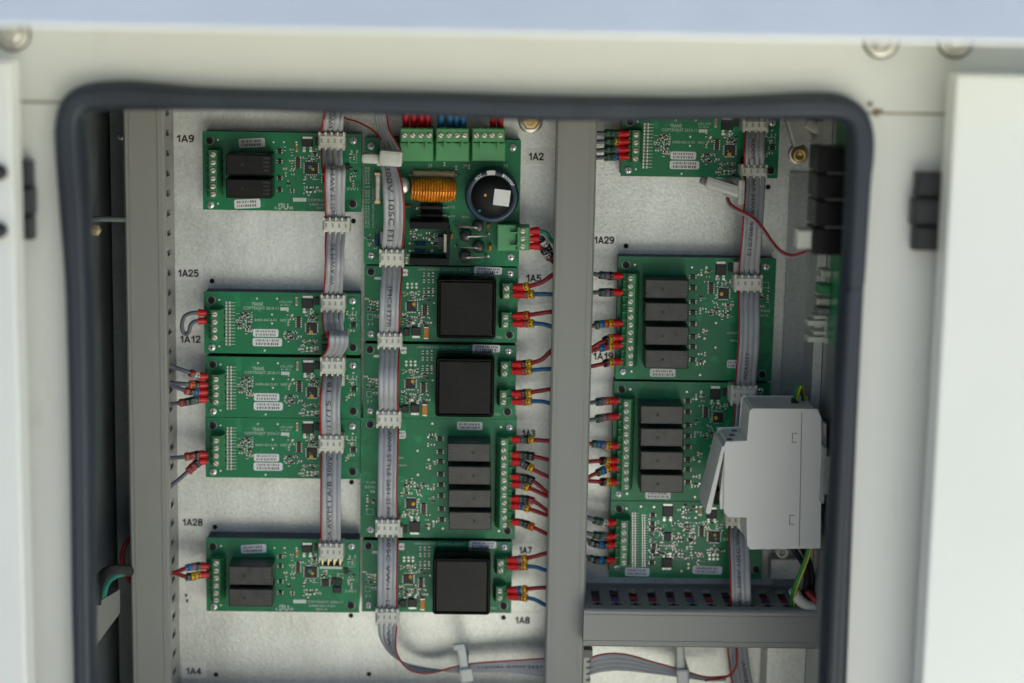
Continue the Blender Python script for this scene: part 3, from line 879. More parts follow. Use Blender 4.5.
b.print([('TRANE', 251.5, 305.4, 263, 3.3, .035), ('COPYRIGHT 2010-11', 243.5, 309.3, 278.5, 3.1), ('6400-0613-01  REV B', 254.5, 321, 290, 2.6), ('LTOL LTOP', 279.5, 303, 292, 2.2), ('SW  REV A', 280, 306, 290, 2.0), ('J1', 350.5, 313.5, 357, 2.4)])
b.printbox(280.3, 307.3, 288.8, 310.6, 1); b.frame_mark(350.5, 314.5, 356.5, 321)
b.printbox(298, 348, 304, 350.5)
b.sticker(253, 329, 278.5, 336.8, 0, 2, False); b.sticker(252.7, 338, 282, 346.2, 0, 2)
b.done(); INP = b
IN2 = place(INP, 205, 356.3, 'tl', 'green input board with four marked wires, middle of the left stack of three')
IN3 = place(INP, 205.2, 417.3, 'tl', 'green input board with two red-marked wires, lowest of the left stack of three')
IN4 = place(INP, 620.5, 176, 'bl', 'green input board at the top right, just under the gasket')

# ---- two-relay board (reference: below label 1A28)
b = Board('circuit_board', 'green two-relay board below the 1A28 label with two wires at its left', 206.2, 539, 359.3, 611.8)
b.holes([(213, 546.7), (351, 605.2)]); b.screws([(213.7, 607), (351.4, 546.6)])
b.terminal(216.2, [563.3, 570.7, 578.1, 585.5, 592.9, 600.2], -1)
b.relay(228.6, 566.3, 272.4, 585.2); b.relay(228.6, 589, 272.4, 606.7)
b.sticker(241, 544.5, 266.3, 553, .06, 2, False)
b.chip(302, 546, 312, 553, .0022, legs='dpak', name='regulator')
b.chip(296, 562.5, 300, 573, .0012, 'brownchip', 'resistor_array', 'sides')
b.chip(304.5, 567, 317, 578, .0014, legs='quad', name='controller', dot=(312.5, 573.5, 1.5), dot2=(310, 571.5, 2.0))
b.chip(295.6, 551, 298, 556.5, .0012, 'orange', 'capacitor', 'ends')
b.chip(321.5, 580, 329, 586.5, .0012, legs='sides'); b.chip(331.5, 578.3, 336.5, 585.3, .0014); b.chip(337.8, 578.3, 342, 585.3, .0014); b.chip(333, 587.2, 341, 593.3, .002)
b.chip(344, 568, 348, 574, .0012); b.chip(314.5, 544, 317.5, 551, .0012, 'brownchip')
for yy in (557, 566.5, 582, 593): b.chip(278.5, yy - 2, 282, yy + 2, .0011, legs='sides', name='transistor')
b.smds([(283, 553, 294, 598, 14), (288, 560, 318, 566, 10), (302, 580, 320, 596, 16), (304, 555, 316, 562, 9), (320, 571, 344, 578, 14), (344, 560, 356, 590, 12)])
b.vias([(221, 546), (221, 605.3), (274.5, 548), (284.5, 548), (296.5, 548), (306.5, 594), (310.5, 590), (314.5, 590), (306.5, 590), (310.5, 594), (314.5, 594)], 1.1)
b.printbox(293.3, 599.6, 306.2, 603.2, 1)
b.print([('COPYRIGHT 2000-11', 307.5, 603, 342.5, 2.8), ('6400-0617-01', 309, 606.8, 335, 2.5), ('REV A', 316, 610.2, 327.5, 2.4), ('\u042fU', 278.5, 610.3, 289, 6.2, .06), ('us', 289.6, 610.2, 293.4, 2.8, .04), ('c', 275.4, 610.2, 277.6, 2.6, .04), ('J1', 347, 558, 356, 3.2), ('SW1', 345, 592.5, 356, 3)])
b.frame_mark(348, 559, 355, 567)
b.done(); REL2 = b
R2 = place(REL2, 202.3, 131.2, 'tl', 'green two-relay board with dark relays beside the 1A9 label')

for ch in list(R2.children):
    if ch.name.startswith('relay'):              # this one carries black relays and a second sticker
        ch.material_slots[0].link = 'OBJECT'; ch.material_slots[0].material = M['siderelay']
    if ch.name.startswith('sticker'):
        c_ = copy_tree(ch, R2); c_.location = ch.location + (P(246.5, 202.3, YB) - P(251, 141.5, YB))

# ---- four-relay board (reference: right column, between labels 1A29 and 1A19)
b = Board('circuit_board', 'green four-relay board in the right column between the 1A29 and 1A19 labels', 617, 257.6, 774, 380)
b.holes([(626, 264.7), (762, 374.2)]); b.screws([(623, 371.8), (766, 266.7)])
b.terminal(630.7, [278.4 + 7.72 * k for k in range(12)], -1, body=(8, 8.5))
for y0, y1 in ((279.6, 298.4), (302.8, 321.2), (326.4, 345.2), (350, 368.6)): b.relay(645.2, y0, 688.6, y1, markx=.40)
b.chip(716, 264.5, 726, 275.5, .0022, legs='dpak', name='regulator'); b.chip(728.5, 263.5, 732.3, 271.5, .0014)
b.chip(709, 283.5, 713.5, 294, .0012, 'brownchip', 'resistor_array', 'sides')
b.chip(718.5, 288.5, 729, 299, .0014, legs='quad', name='controller', dot=(721.5, 294, 2.0))
b.chip(734, 262, 740, 273, .006, 'nylon', 'header_post')
for yy in (277, 288, 302, 313, 324, 337, 347, 360): b.chip(690.5, yy - 2.2, 695.5, yy + 2.2, .0011, legs='sides', name='transistor')
b.smds([(699, 266, 714, 282, 8), (700, 296, 716, 314, 14), (716, 278, 732, 287, 12), (716, 302, 734, 318, 18), (697, 328, 706, 342, 6), (697, 352, 706, 364, 5), (754, 280, 770, 312, 10)])
b.vias([(634.8, 264.7), (631.5, 371.5), (692, 267.3), (706.5, 267.3), (701.5, 275), (716, 323), (715.5, 347.5), (700, 375), (704.5, 338.5), (704.5, 361.5), (748, 363)], 1.2)
b.vias([(719.5, 311), (723.5, 311), (727.5, 311), (719.5, 315), (723.5, 315), (727.5, 315)], 1.0)
b.print([('COPYRIGHT 2000-11', 727, 334, 745, 2.2), ('6400-0618-01', 730, 341.5, 745, 2.2), ('TRANE', 759, 312, 770, 2.8), ('REV A', 759, 316.5, 768, 2.4)])
b.frame_mark(762, 282, 769, 288)
b.sticker(650, 368.8, 675.5, 376.8, 0, 2, False); b.sticker(727, 360, 738.5, 368, 0, 2)
b.done(); REL4 = b
R4b = place(REL4, 614.4, 381.2, 'tl', 'green four-relay board in the right column, half hidden behind the white modular box')
R4c = place(REL4, 438.2, 478.6, 'c', 'green four-relay board in the centre column with its screw terminals on the right', math.pi)

# ---- black module board (reference: just below the power supply board)
b = Board('circuit_board', 'green board with a black square module just below the power supply board', 364.3, 266.8, 517.8, 341.6)
b.holes([(371, 271.7), (509.5, 335)]); b.screws([(371, 334), (510.3, 273.6)])
b.terminal(506.6, [288, 295.6], 1, .010, (6.5, 6.5)); b.terminal(505.4, [317, 324.6], 1, .010, (6.5, 6.5))
h = .026; r = rect(436.8, 278.9, 496, 338.9, YB - h)
def rrect(x0, x1, z0, z1, rad, n=5):
    out = []
    for qx, qz, a0 in ((x1 - rad, z1 - rad, 0), (x0 + rad, z1 - rad, 90), (x0 + rad, z0 + rad, 180), (x1 - rad, z0 + rad, 270)):
        for k_ in range(n): an = math.radians(a0 + k_ * 90 / (n - 1)); out.append((qx + rad * math.cos(an), qz + rad * math.sin(an)))
    return out
def rr_ring(ins, y): return [(x, y, z) for x, z in rrect(r[0] + ins, r[1] - ins, r[2] + ins, r[3] - ins, max(.0006, .0022 - ins))]
mm_ = MB().rings([rr_ring(0, YB), rr_ring(0, YB - h + .0012), rr_ring(.0005, YB - h + .0003), rr_ring(.0012, YB - h), rr_ring(.0017, YB - h + .0004), rr_ring(.0019, YB - h + .0010)], 0, True)
mo = mm_.build('power_module', 'module', b.o)
MB().rings([rr_ring(.0019, YB - h + .002), rr_ring(.0019, YB - h + .0006), rr_ring(.0026, YB - h + .0002)], 0, False).build('module_lid', 'modulelid', mo)
b.chip(406.7, 301.7, 416.7, 311.7, .0014, legs='quad', name='controller', dot=(414, 304, 2.0), dot2=(415, 306.5, 1.1))
b.chip(422.6, 305.5, 427, 316, .0012, 'brownchip', 'resistor_array', 'sides')
b.chip(411.7, 327.5, 420.4, 336, .0022, legs='dpakinv', name='regulator'); b.chip(403.5, 328.5, 409.5, 336, .0018)
b.chip(423.5, 328, 428.8, 338.3, .0020, 'orange', 'capacitor', 'ends')
for yy in (274.5, 281, 289.5, 294): 
    for xx in (424, 428.7, 433): a = P(xx, yy, YB); b.one(a.x, a.z, 'v')
b.smds([(402, 292, 420, 300, 14), (402, 313, 430, 326, 30), (367, 298, 380, 312, 12), (418, 296, 432, 304, 5), (364.5 + 12, 306, 381, 318, 4)])
b.vias([(407.5, 284), (412, 284), (416.5, 284), (407.5, 287.5), (412, 287.5), (416.5, 287.5)], 1.4)
b.vias([(385, 268.5 + 1), (391, 269.5), (397, 269.5), (499, 322), (434, 303)], .9)
b.sticker(474, 266.9, 502, 274.2, -.02, 2, True); b.sticker(402, 268.8, 408, 276, 0, 1, False); b.sticker(374.5, 277, 381, 279.5, 0, 1, False)
b.print([('6400-0620-01  DIGITAL INPUT', 418, 270.2, 470, 2.2), ('TB1', 495.5, 338.5, 502, 2.4), ('J1', 367, 325, 373, 2.4)])
b.frame_mark(367.5, 314, 373, 320)
b.done(); MOD = b
MOD2 = place(MOD, 363.6, 343.6, 'tl', 'green board with a black square module directly above the centre four-relay board')
MOD3 = place(MOD, 362.2, 540.2, 'tl', 'green board with a black square module at the bottom of the centre column')

# ---- densely populated board above the horizontal duct
b = Board('circuit_board', 'densely populated green board just above the short horizontal duct', 609.8, 501, 762.8, 578)
b.holes([(619, 508.7), (756, 569.5)]); b.screws([(617, 568), (756, 509)])
b.terminal(624, [524.9, 532.4, 540, 547.8, 555.3, 562.6], -1, body=(8, 7.5))
b.rescol(635.5, 512, 567, 22, 7); b.rescol(645, 514, 567, 21, 6)
b.chip(663, 507, 673, 517, .0022, legs='dpak', name='regulator'); b.chip(662, 558.5, 672, 568, .0022, legs='dpakinv', name='regulator')
b.chip(664, 533, 671.5, 541, .0014, legs='sides', name='amplifier'); b.chip(699.5, 526.5, 704, 537, .0012, 'brownchip', 'resistor_array', 'sides')
b.chip(708.5, 532, 720, 542.5, .0014, legs='quad', name='controller', dot=(714.8, 535, 1.5), dot2=(716, 539, 1.4))
b.chip(707, 510.5, 717, 519, .0022, legs='dpak', name='regulator'); b.chip(699, 507, 702.3, 515, .0012, 'tan', 'capacitor', 'ends')
for xx, yy in ((653, 515.5), (652.5, 524), (652.5, 530), (654, 546), (653, 552), (652, 563), (690.5, 540)): b.chip(xx - 2.2, yy - 1.8, xx + 2.2, yy + 1.8, .0011, legs='sides', name='transistor')
b.smds([(649, 520, 664, 557, 46), (672, 520, 698, 560, 78), (655, 542, 676, 557, 22), (705, 544, 724, 552, 12), (690, 553, 704, 563, 10), (702, 520, 724, 531, 14), (679, 505, 700, 518, 10), (720, 520, 726, 560, 6)])
b.vias([(626.5, 508.5), (641, 506.5), (654, 507), (683.5, 507), (683.5, 511.7), (683.5, 517.3), (696.5, 507), (696.5, 511.5), (695.5, 517.7), (688.5, 564), (688.5, 568), (681.5, 571)], 1.2)
b.vias([(709.5, 555), (713.5, 555), (717.5, 555), (709.5, 559), (713.5, 559), (717.5, 559)], 1.5)
b.sticker(625, 567.7, 649.5, 576, -.02, 2, False); b.sticker(692.5, 566, 722, 574, -.02, 2, True)
b.print([('COPYRIGHT 2011', 687, 523.8, 704, 2.2), ('REV C', 690, 527, 700, 2.0)])
b.done(); DENSE = b

# ---- power supply board
b = Board('circuit_board', 'large green power supply board with an orange coil and a big round capacitor', 364, 138.8, 520, 265.2)
b.screws([(371, 146.3), (513, 147.6), (371, 255.3), (510.8, 257.3)])
rng = random.Random(5)
def plug_v(xs, x0, x1):
    h = .020
    r1 = rect(x0, 142.2, x1, 161.3, YB - h + .004)
    p = MB().box(r1[0], r1[1], YB - h + .004, YB, r1[2], r1[3], ch=.0006).build('pluggable_terminal', 'plug', b.o)
    r2 = rect(x0 + .5, 128, x1 - .5, 142, YB - h)
    k = MB(); k.box(r2[0], r2[1], YB - h, YB - .004, r2[2], r2[3], ch=.0008)
    for i in range(5):
        xx = r2[0] + (r2[1] - r2[0]) * i / 4
        if 0 < i < 4: k.box(xx - .0003, xx + .0003, YB - h - .0006, YB - h + .001, r2[2] + .001, r2[3])
    for fx in (.27, .80):
        xx = r2[0] + (r2[1] - r2[0]) * fx; k.box(xx - .0006, xx + .0006, YB - h - .0004, YB - h + .004, r2[2] - .0045, r2[2] + .0005)
    pl = k.build('screw_plug', 'plug', p)
    sl = MB()
    for fx in (.12, .38, .63, .88):
        xx = r2[0] + (r2[1] - r2[0]) * fx; sl.box(xx - .0013, xx + .0013, YB - h + .0012, YB - h + .0035, r2[2] - .0009, r2[2] + .0004)
    sl.build('latch_recess', 'hole', p)
    for x in xs: inst('screw', TSCREW, P(x, 135.2, YB - h), p, (0, rng.uniform(-.5, 1), 0))
plug_v((404.5, 412.8, 421, 429), 399.6, 433.3); plug_v((440.8, 449, 457, 464.5), 435.6, 469.3); plug_v((476.4, 484.4, 492.3, 500.2), 471.8, 505.4)
# plug at the right edge
h = .020; r1 = rect(497.3, 224.5, 516.5, 251, YB - h + .004)
p = MB().box(r1[0], r1[1], YB - h + .004, YB, r1[2], r1[3], ch=.0006).build('pluggable_terminal', 'plug', b.o)
r2 = rect(517, 227, 529.5, 250.6, YB - h)
k = MB(); k.box(r2[0], r2[1], YB - h, YB - .004, r2[2], r2[3], ch=.0008)
for i in (1, 2):
    zz = r2[2] + (r2[3] - r2[2]) * i / 3; k.box(r2[0], r2[1], YB - h - .0006, YB - h + .001, zz - .0003, zz + .0003)
for fz in (.2, .75):
    zz = r2[2] + (r2[3] - r2[2]) * fz; k.box(r2[0] - .004, r2[0] + .0005, YB - h - .0002, YB - h + .004, zz - .0005, zz + .0005)
k.build('screw_plug', 'plug', p)
for y in (231, 238.6, 246.3): inst('screw', TSCREW, P(522.8, y, YB - h), p, (0, rng.uniform(-.5, 1), 0))
# inductor: toroid standing on its edge, wound with enamelled wire
a0 = P(433.2, 190.5, YB - .012); ci = thing_part = None
tor = MB(); Rm, rm_x, rm = .0085, .0150, .0062
ax0, ax1 = P(411, 190, YB - .014).x, P(456, 190, YB - .014).x
zc = P(433, 190.5, YB - .013).z; yc = YB - .0085
core = MB(); ncore = 16
sect = lambda x, k, rr, rz: (x, yc - rr * math.cos(k), zc + rz * math.sin(k))
prof_c = [(0, .55), (.06, .85), (.16, .98), (.5, 1.0), (.84, .98), (.94, .85), (1, .55)]
core.rings([[sect(ax0 + (ax1 - ax0) * t, 2 * math.pi * k / 18, .0080 * s_, .0066 * s_) for k in range(18)] for t, s_ in prof_c])
ind = core.build('inductor', 'brownchip', b.o)
nw = 16
WT = MB()
for i in range(nw):
    t = (i + .5) / nw; x = ax0 + (ax1 - ax0) * t
    s_ = .72 + .30 * min(1, math.sin(math.pi * t) ** .45)
    pts = [sect(x + .0003 * math.sin(k), 2 * math.pi * k / 20, .0084 * s_, .0071 * s_) for k in range(21)]
    WT.tube(pts, .00088, 8, cap=False)
WT.build('copper_winding', 'copper', ind)
r_ = rect(413, 170.8, 455, 177.8, YB - .004)
base = MB(); base.box(r_[0], r_[1], YB - .006, YB, r_[2], r_[3], ch=.0012); base.build('coil_base', 'tan', ind)
for xx in (409.5, 458.5):
    q = P(xx, 175, YB - .001); base = MB().tube([(q.x, YB, q.z), (q.x, YB - .002, q.z), ((r_[0] + r_[1]) / 2, YB - .003, q.z)], .0005, 6); base.build('coil_lead', 'solder', ind)
# big electrolytic capacitor
hc = .024; c0 = P(492, 196.4, YB - hc); rc = 27.2 * pxl(YB - hc)
cp = MB().lathe_y(c0.x, c0.z, [(rc * .985, YB), (rc, YB - .003), (rc, YB - hc + .0022), (rc * .965, YB - hc + .0005), (rc * .90, YB - hc), (rc * .80, YB - hc + .0001), (rc * .76, YB - hc + .0008)], 48).build('capacitor', 'capblue', b.o)
MB().lathe_y(c0.x, c0.z, [(rc * .765, YB - hc + .002), (rc * .765, YB - hc + .0006), (rc * .2, YB - hc + .0006), (.0001, YB - hc + .0006)], 40).build('capacitor_top', 'captop', cp)
ct = YB - hc + .0006
T_ = lambda x, z, rot, cx, cz: (cx + x * math.cos(rot) - z * math.sin(rot), cz + x * math.sin(rot) + z * math.cos(rot))
q = P(501.8, 197.7, ct); hs = 8.1 * pxl(ct)
poly = [T_(x * hs, z * hs, -.11, q.x, q.z) for x, z in ((-1, -1), (1, -1), (1, 1), (-1, 1))]
MB().prism_y(poly, ct - .0004, ct - .0001).build('blank_sticker', 'sticker', cp)
for px, py, rr, mm in ((485.3, 195.2, 1.5, 'yellowdot'), (479.5, 210.7, 1.4, 'tealdot')):
    q = P(px, py, ct); MB().lathe_y(q.x, q.z, [(rr * U, ct), (rr * U * .8, ct - .0003)], 10).build('paint_dot', mm, cp)
pr = MB(); yt = YB - hc - .0002
for a1, a2 in ((83, 103),):
    vs = []
    for k in range(7):
        an = math.radians(a1 + (a2 - a1) * k / 6)
        vs += [(c0.x + rc * .79 * math.cos(an), yt, c0.z + rc * .79 * math.sin(an)), (c0.x + rc * .955 * math.cos(an), yt, c0.z + rc * .955 * math.sin(an))]
    pr.add(vs, [(2 * k, 2 * k + 1, 2 * k + 3, 2 * k + 2) for k in range(6)])
pr.build('polarity_mark', 'm_white', cp)
pr = MB()
for s_, a_start, step in (('1000uF', 62, -6.5), ('NCC', 132, -6.5)):
    for k, ch in enumerate(s_):
        an = math.radians(a_start + step * k); ux = Vector((math.sin(an), 0, -math.cos(an))); uy = Vector((math.cos(an), 0, math.sin(an)))
        text_on(pr, ch, Vector((c0.x, yt, c0.z)) + uy * rc * .82 - ux * .0007, ux, uy, .0014, .0019, .02)
pr.build('lettering', 'whitebright', cp)
# heatsink bars and transistor
hk = MB()
for y0, y1 in ((222.5, 229), (258.5, 265)):
    r_ = rect(409.5, y0, 448.5, y1, YB - .022); hk.box(r_[0], r_[1], YB - .022, YB, r_[2], r_[3])
r_ = rect(446.5, 229.2, 449.5, 258.2, YB - .022); hk.box(r_[0], r_[1], YB - .0215, YB, r_[2], r_[3])
hk.build('heatsink', 'heatsink', b.o)
tr = rect(444, 234, 448, 252, YB - .012)
tt = MB().box(tr[0], tr[1], YB - .014, YB - .002, tr[2], tr[3]).build('power_transistor', 'silver', b.o)
lm = MB()
for yy in (236, 241, 246):
    q = P(440, yy, YB - .004); lm.tube([(q.x - .006, YB - .001, q.z), (q.x - .003, YB - .004, q.z), (q.x + .004, YB - .004, q.z)], .0004, 6)
lm.build('transistor_lead', 'solder', tt)
MB().box(tr[0] - .004, tr[0] - .0002, YB - .012, YB - .003, tr[2] + .002, tr[3] - .002).build('transistor_body', 'chip', tt)
for k, (px, py, d_) in enumerate(((478, 227, -1), (465.6, 236, 1), (478.5, 247.3, -1), (465, 257, 1))):
    q = P(px, py, YB - .009)
    dd = MB().lathe_y(q.x, q.z, [(6.0 * U, YB - .0008), (6.0 * U, YB - .0085), (5.3 * U, YB - .0095), (.0001, YB - .0095)], 18).build('diode', 'relay', b.o)
    e = P(px - d_ * -22 if d_ > 0 else px - 22, py - .5, YB - .004)
    MB().tube(catmull([(q.x, YB - .0095, q.z), (q.x + .0012 * d_, YB - .0115, q.z), (q.x + .004 * d_, YB - .0105, q.z), (e.x - .001 * d_, YB - .006, q.z), (e.x, YB, q.z)], 4), .00075, 7).build('diode_lead', 'silver', dd)
for px, py, w_, hh_, m_ in ((488.3, 226, 2.6, 4.4, 'orange'), (490.2, 247.8, 3.2, 5.8, 'orange'), (451.5, 236, 2, 5.5, 'orange'), (408, 206.3, 6, 1.8, 'orange')):
    q = P(px, py, YB - .004); MB().box(q.x - w_ * .5 * U, q.x + w_ * .5 * U, YB - .006, YB, q.z - hh_ * .5 * U, q.z + hh_ * .5 * U, ch=.0006).build('capacitor', m_, b.o)
for px, py in ((420.5, 243.6), (420, 250.7)):
    q = P(px, py, YB - .002); z = q.z
    rs_ = MB().rings([[(q.x + t, YB - .0018 - r * math.cos(2 * math.pi * k / 10), z + r * math.sin(2 * math.pi * k / 10)) for k in range(10)] for t, r in ((-.0034, .0006), (-.0032, .0012), (-.0024, .0012), (-.002, .0010), (.002, .0010), (.0024, .0012), (.0032, .0012), (.0034, .0006))]).build('resistor', 'resblue', b.o)
    MB().tube([(q.x - .0068, YB, z), (q.x - .0062, YB - .0018, z), (q.x + .0062, YB - .0018, z), (q.x + .0068, YB, z)], .0003, 6).build('resistor_lead', 'solder', rs_)
q = P(377, 240, YB - .002)
rs_ = MB().tube([(q.x, YB - .0018, q.z - .004), (q.x, YB - .0018, q.z + .004)], .0012, 9).build('resistor', 'resblue', b.o)
MB().tube([(q.x, YB, q.z - .0068), (q.x, YB - .0018, q.z - .006), (q.x, YB - .0018, q.z + .006), (q.x, YB, q.z + .0068)], .0003, 6).build('resistor_lead', 'solder', rs_)
for y_ in (207.5, 215.5):
    q = P(433, y_, YB - .004)
    dd = MB().tube([(q.x - .0078, YB - .004, q.z), (q.x + .0062, YB - .004, q.z)], .0024, 10).build('diode', 'chip', b.o)
    MB().tube([(q.x - .0105, YB, q.z), (q.x - .0100, YB - .004, q.z), (q.x + .0100, YB - .004, q.z), (q.x + .0105, YB, q.z)], .0004, 6).build('diode_lead', 'solder', dd)
q = P(402, 186, YB - .012); MB().lathe_y(q.x, q.z, [(.0052, YB), (.0052, YB - .011), (.0046, YB - .012), (.0001, YB - .012)], 20).build('capacitor', 'silver', b.o)
for y_ in (176, 200.5):
    q = P(377.5, y_, YB - .004); MB().box(q.x - .0022, q.x + .0022, YB - .005, YB, q.z - .0024, q.z + .0024, ch=.0005).build('fuse_clip', 'gold', b.o)
q = P(377.5, 188, YB - .004); MB().tube([(q.x, YB - .004, q.z - .008), (q.x, YB - .004, q.z + .008)], .0024, 10).build('fuse', 'silver', b.o)
b.chip(380.5, 232, 384, 244, .008, 'nylon', 'header_post'); b.chip(405, 258, 408, 263, .001, 'tan', 'capacitor', 'ends')
b.vias([(416.3, 229.8), (410, 243.4), (432, 243), (410, 250.6), (432, 250.6), (429.5, 239.5), (456, 224.5), (456, 245.6), (488.5, 234), (488.5, 256.5), (417, 208.5), (448.5, 207), (446, 215.5)], 1.3)
b.smds([(406, 232, 440, 240, 14), (405, 253, 440, 258, 8), (384, 168, 400, 180, 14), (366, 230, 380, 250, 8), (433, 164, 470, 168, 3)])
b.print([('R12', 448, 208, 455, 2.2), ('R13', 448, 217, 455, 2.2), ('BR1', 462, 218, 469, 2.2), ('J3', 428, 167, 432, 3), ('J4', 463, 167, 467, 3), ('J5', 503, 167, 508, 3)])
# dense vertical text block near the left edge
for xx in (366.8, 369.4, 374):
    a_ = P(xx, 228, YB); text_on(b.txt, 'CAUTION CLASS 2 POWER', (a_.x, YB - .0002, a_.z), ZU, -XU, 62 * U if xx < 374 else 40 * U, 2.0 * U, .02)
b.done(); PSU = b

# ------------------------------------------------------------------ ribbon cables
def lin(a, b_, t): return a + (b_ - a) * t

class Ribbon:
    def __init__(s, rows, n=8):
        rows = [r if len(r) == 6 else (r[0], r[2], r[3], r[1], r[2], r[3]) for r in rows]   # left x, y, Y, right x, y, Y
        Ls = catmull([P(*r[:3]) for r in rows], n); Rs = catmull([P(*r[3:]) for r in rows], n)
        s.L, s.R = Ls, Rs; C_ = [(a + c) / 2 for a, c in zip(Ls, Rs)]
        s.s = [0]
        for i in range(1, len(C_)): s.s.append(s.s[-1] + (C_[i] - C_[i - 1]).length)
        s.len = s.s[-1]; s.nrm = []
        for i in range(len(C_)):
            t = (C_[min(i + 1, len(C_) - 1)] - C_[max(i - 1, 0)]); w_ = Rs[i] - Ls[i]
            s.nrm.append(t.cross(w_).normalized())

    def at(s, d, w_, off=0.):
        d = max(0, min(s.len - 1e-9, d)); i = 0
        lo, hi = 0, len(s.s) - 1
        while hi - lo > 1:
            m_ = (lo + hi) // 2
            if s.s[m_] <= d: lo = m_
            else: hi = m_
        i = lo; t = (d - s.s[i]) / max(1e-9, s.s[i + 1] - s.s[i])
        a = s.L[i].lerp(s.L[i + 1], t); c = s.R[i].lerp(s.R[i + 1], t); nn = s.nrm[i].lerp(s.nrm[i + 1], t)
        return a.lerp(c, w_) + nn * off

    def mesh(s, mb, split0=.0062, split1=.0062, cond=4):
        k = 5; ws = []
        for c in range(cond):
            for j in range(k):
                t = j / (k - 1); ws.append(((c + .06 + .88 * t) / cond, .00055 * math.sqrt(max(0, 1 - (2 * t - 1) ** 2)) + .0001))
        nn = len(ws); idx = len(s.s)
        V = []
        for i in range(idx):
            for w_, hgt in ws: V.append(s.L[i].lerp(s.R[i], w_) + s.nrm[i] * hgt)
            for w_, hgt in ws: V.append(s.L[i].lerp(s.R[i], w_) - s.nrm[i] * hgt)
        Fc = []
        for i in range(idx - 1):
            d = (s.s[i] + s.s[i + 1]) / 2
            sp = d < split0 or d > s.len - split1
            for j in range(nn - 1):
                gap = (j % k) == k - 1
                if gap and sp: continue
                for o in (0, nn):
                    a = i * 2 * nn + o + j; Fc.append((a, a + 1, a + 1 + 2 * nn, a + 2 * nn))
            for j, o in ((0, 0), (nn - 1, 0)):
                a = i * 2 * nn + j; Fc.append((a, a + nn, a + nn + 2 * nn, a + 2 * nn))
        mb.add(V, Fc, 0, True)

    def red(s, mb, w_):
        mb.tube([s.at(s.len * i / 40, w_, .0004) for i in range(41)], .00054, 7)

    def text(s, mb, st, d0, d1, wc, h=.0030, up=True):
        vs, fs, W_, H_ = text_mesh(st, .0); width = (s.R[0] - s.L[0]).length
        out = []
        for x, y in vs:
            if up: d = lin(d1, d0, x / W_); w_ = wc - (y / H_ - .5) * h / width
            else: d = lin(d0, d1, x / W_); w_ = wc + (y / H_ - .5) * h / width
            out.append(s.at(d * s.len, w_, .0009))
        mb.add(out, fs)


def connector(parent, x0, y0, x1, y1, Y=YB - .017, depth=.016, pins=False):
    r = rect(x0, y0, x1, y1, Y); w_ = r[1] - r[0]; hgt = r[3] - r[2]
    b_ = MB(); b_.box(r[0], r[1], Y + .0015, Y + depth, r[2], r[3], ch=.0006)
    b_.box(r[0] + .0006, r[1] - .0006, Y, Y + .0020, r[2] + hgt * .14, r[3] - hgt * .10, ch=.0008)
    for k in range(5):
        xx = r[0] + w_ * (.05 + .9 * k / 4); b_.box(xx - .0006, xx + .0006, Y + .0004, Y + .004, r[2] - .0010, r[2] + hgt * .2)
        b_.box(xx - .0006, xx + .0006, Y + .0004, Y + .004, r[3] - hgt * .15, r[3] + .0008)
    c = b_.build('connector', 'nylon', parent)
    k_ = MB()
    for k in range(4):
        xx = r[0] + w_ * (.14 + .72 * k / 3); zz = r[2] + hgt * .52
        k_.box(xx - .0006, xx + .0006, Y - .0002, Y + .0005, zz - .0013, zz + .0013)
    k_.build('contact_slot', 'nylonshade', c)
    if pins:
        k_ = MB()
        for k in range(4):
            xx = r[0] + w_ * (.14 + .72 * k / 3); k_.box(xx - .0007, xx + .0007, YB - .010, YB - .001, r[2] - .0042, r[2] + .001)
            k_.box(xx - .0004, xx + .0004, YB - .012, YB - .001, r[2] - .0050, r[2] + .001)
        k_.build('pin', 'gold', c)
        q = rect(x0 + 1.5, y1 + 6, x1 - 1, y1 + 8.5, YB - .006); MB().box(q[0], q[1], YB - .007, YB, q[2], q[3]).build('header', 'nylon', c)
    return c


def cable(label, segs, conns, redside, group='grey ribbon cables with white connectors'):
    """segs: list of (rows, [texts]); conns: connector rectangles"""
    a = P(segs[0][0][0][0], segs[0][0][0][2], YB)
    o = thing('ribbon_cable', label, 'ribbon cable', (a.x, a.y, a.z), group)
    for rows, texts in segs:
        rb = Ribbon(rows); mb = MB(); rb.mesh(mb); part = mb.build('ribbon', 'ribbon', o)
        if redside is not None:
            mr_ = MB(); rb.red(mr_, redside); mr_.build('red_edge_wire', 'red', part)
        if texts:
            mt = MB()
            for st, d0, d1, wc, up in texts: rb.text(mt, st, d0, d1, wc, .0027, up)
            mt.build('lettering', 'cableink', part)
    for c in conns:
        connector(o, *c)
    return o

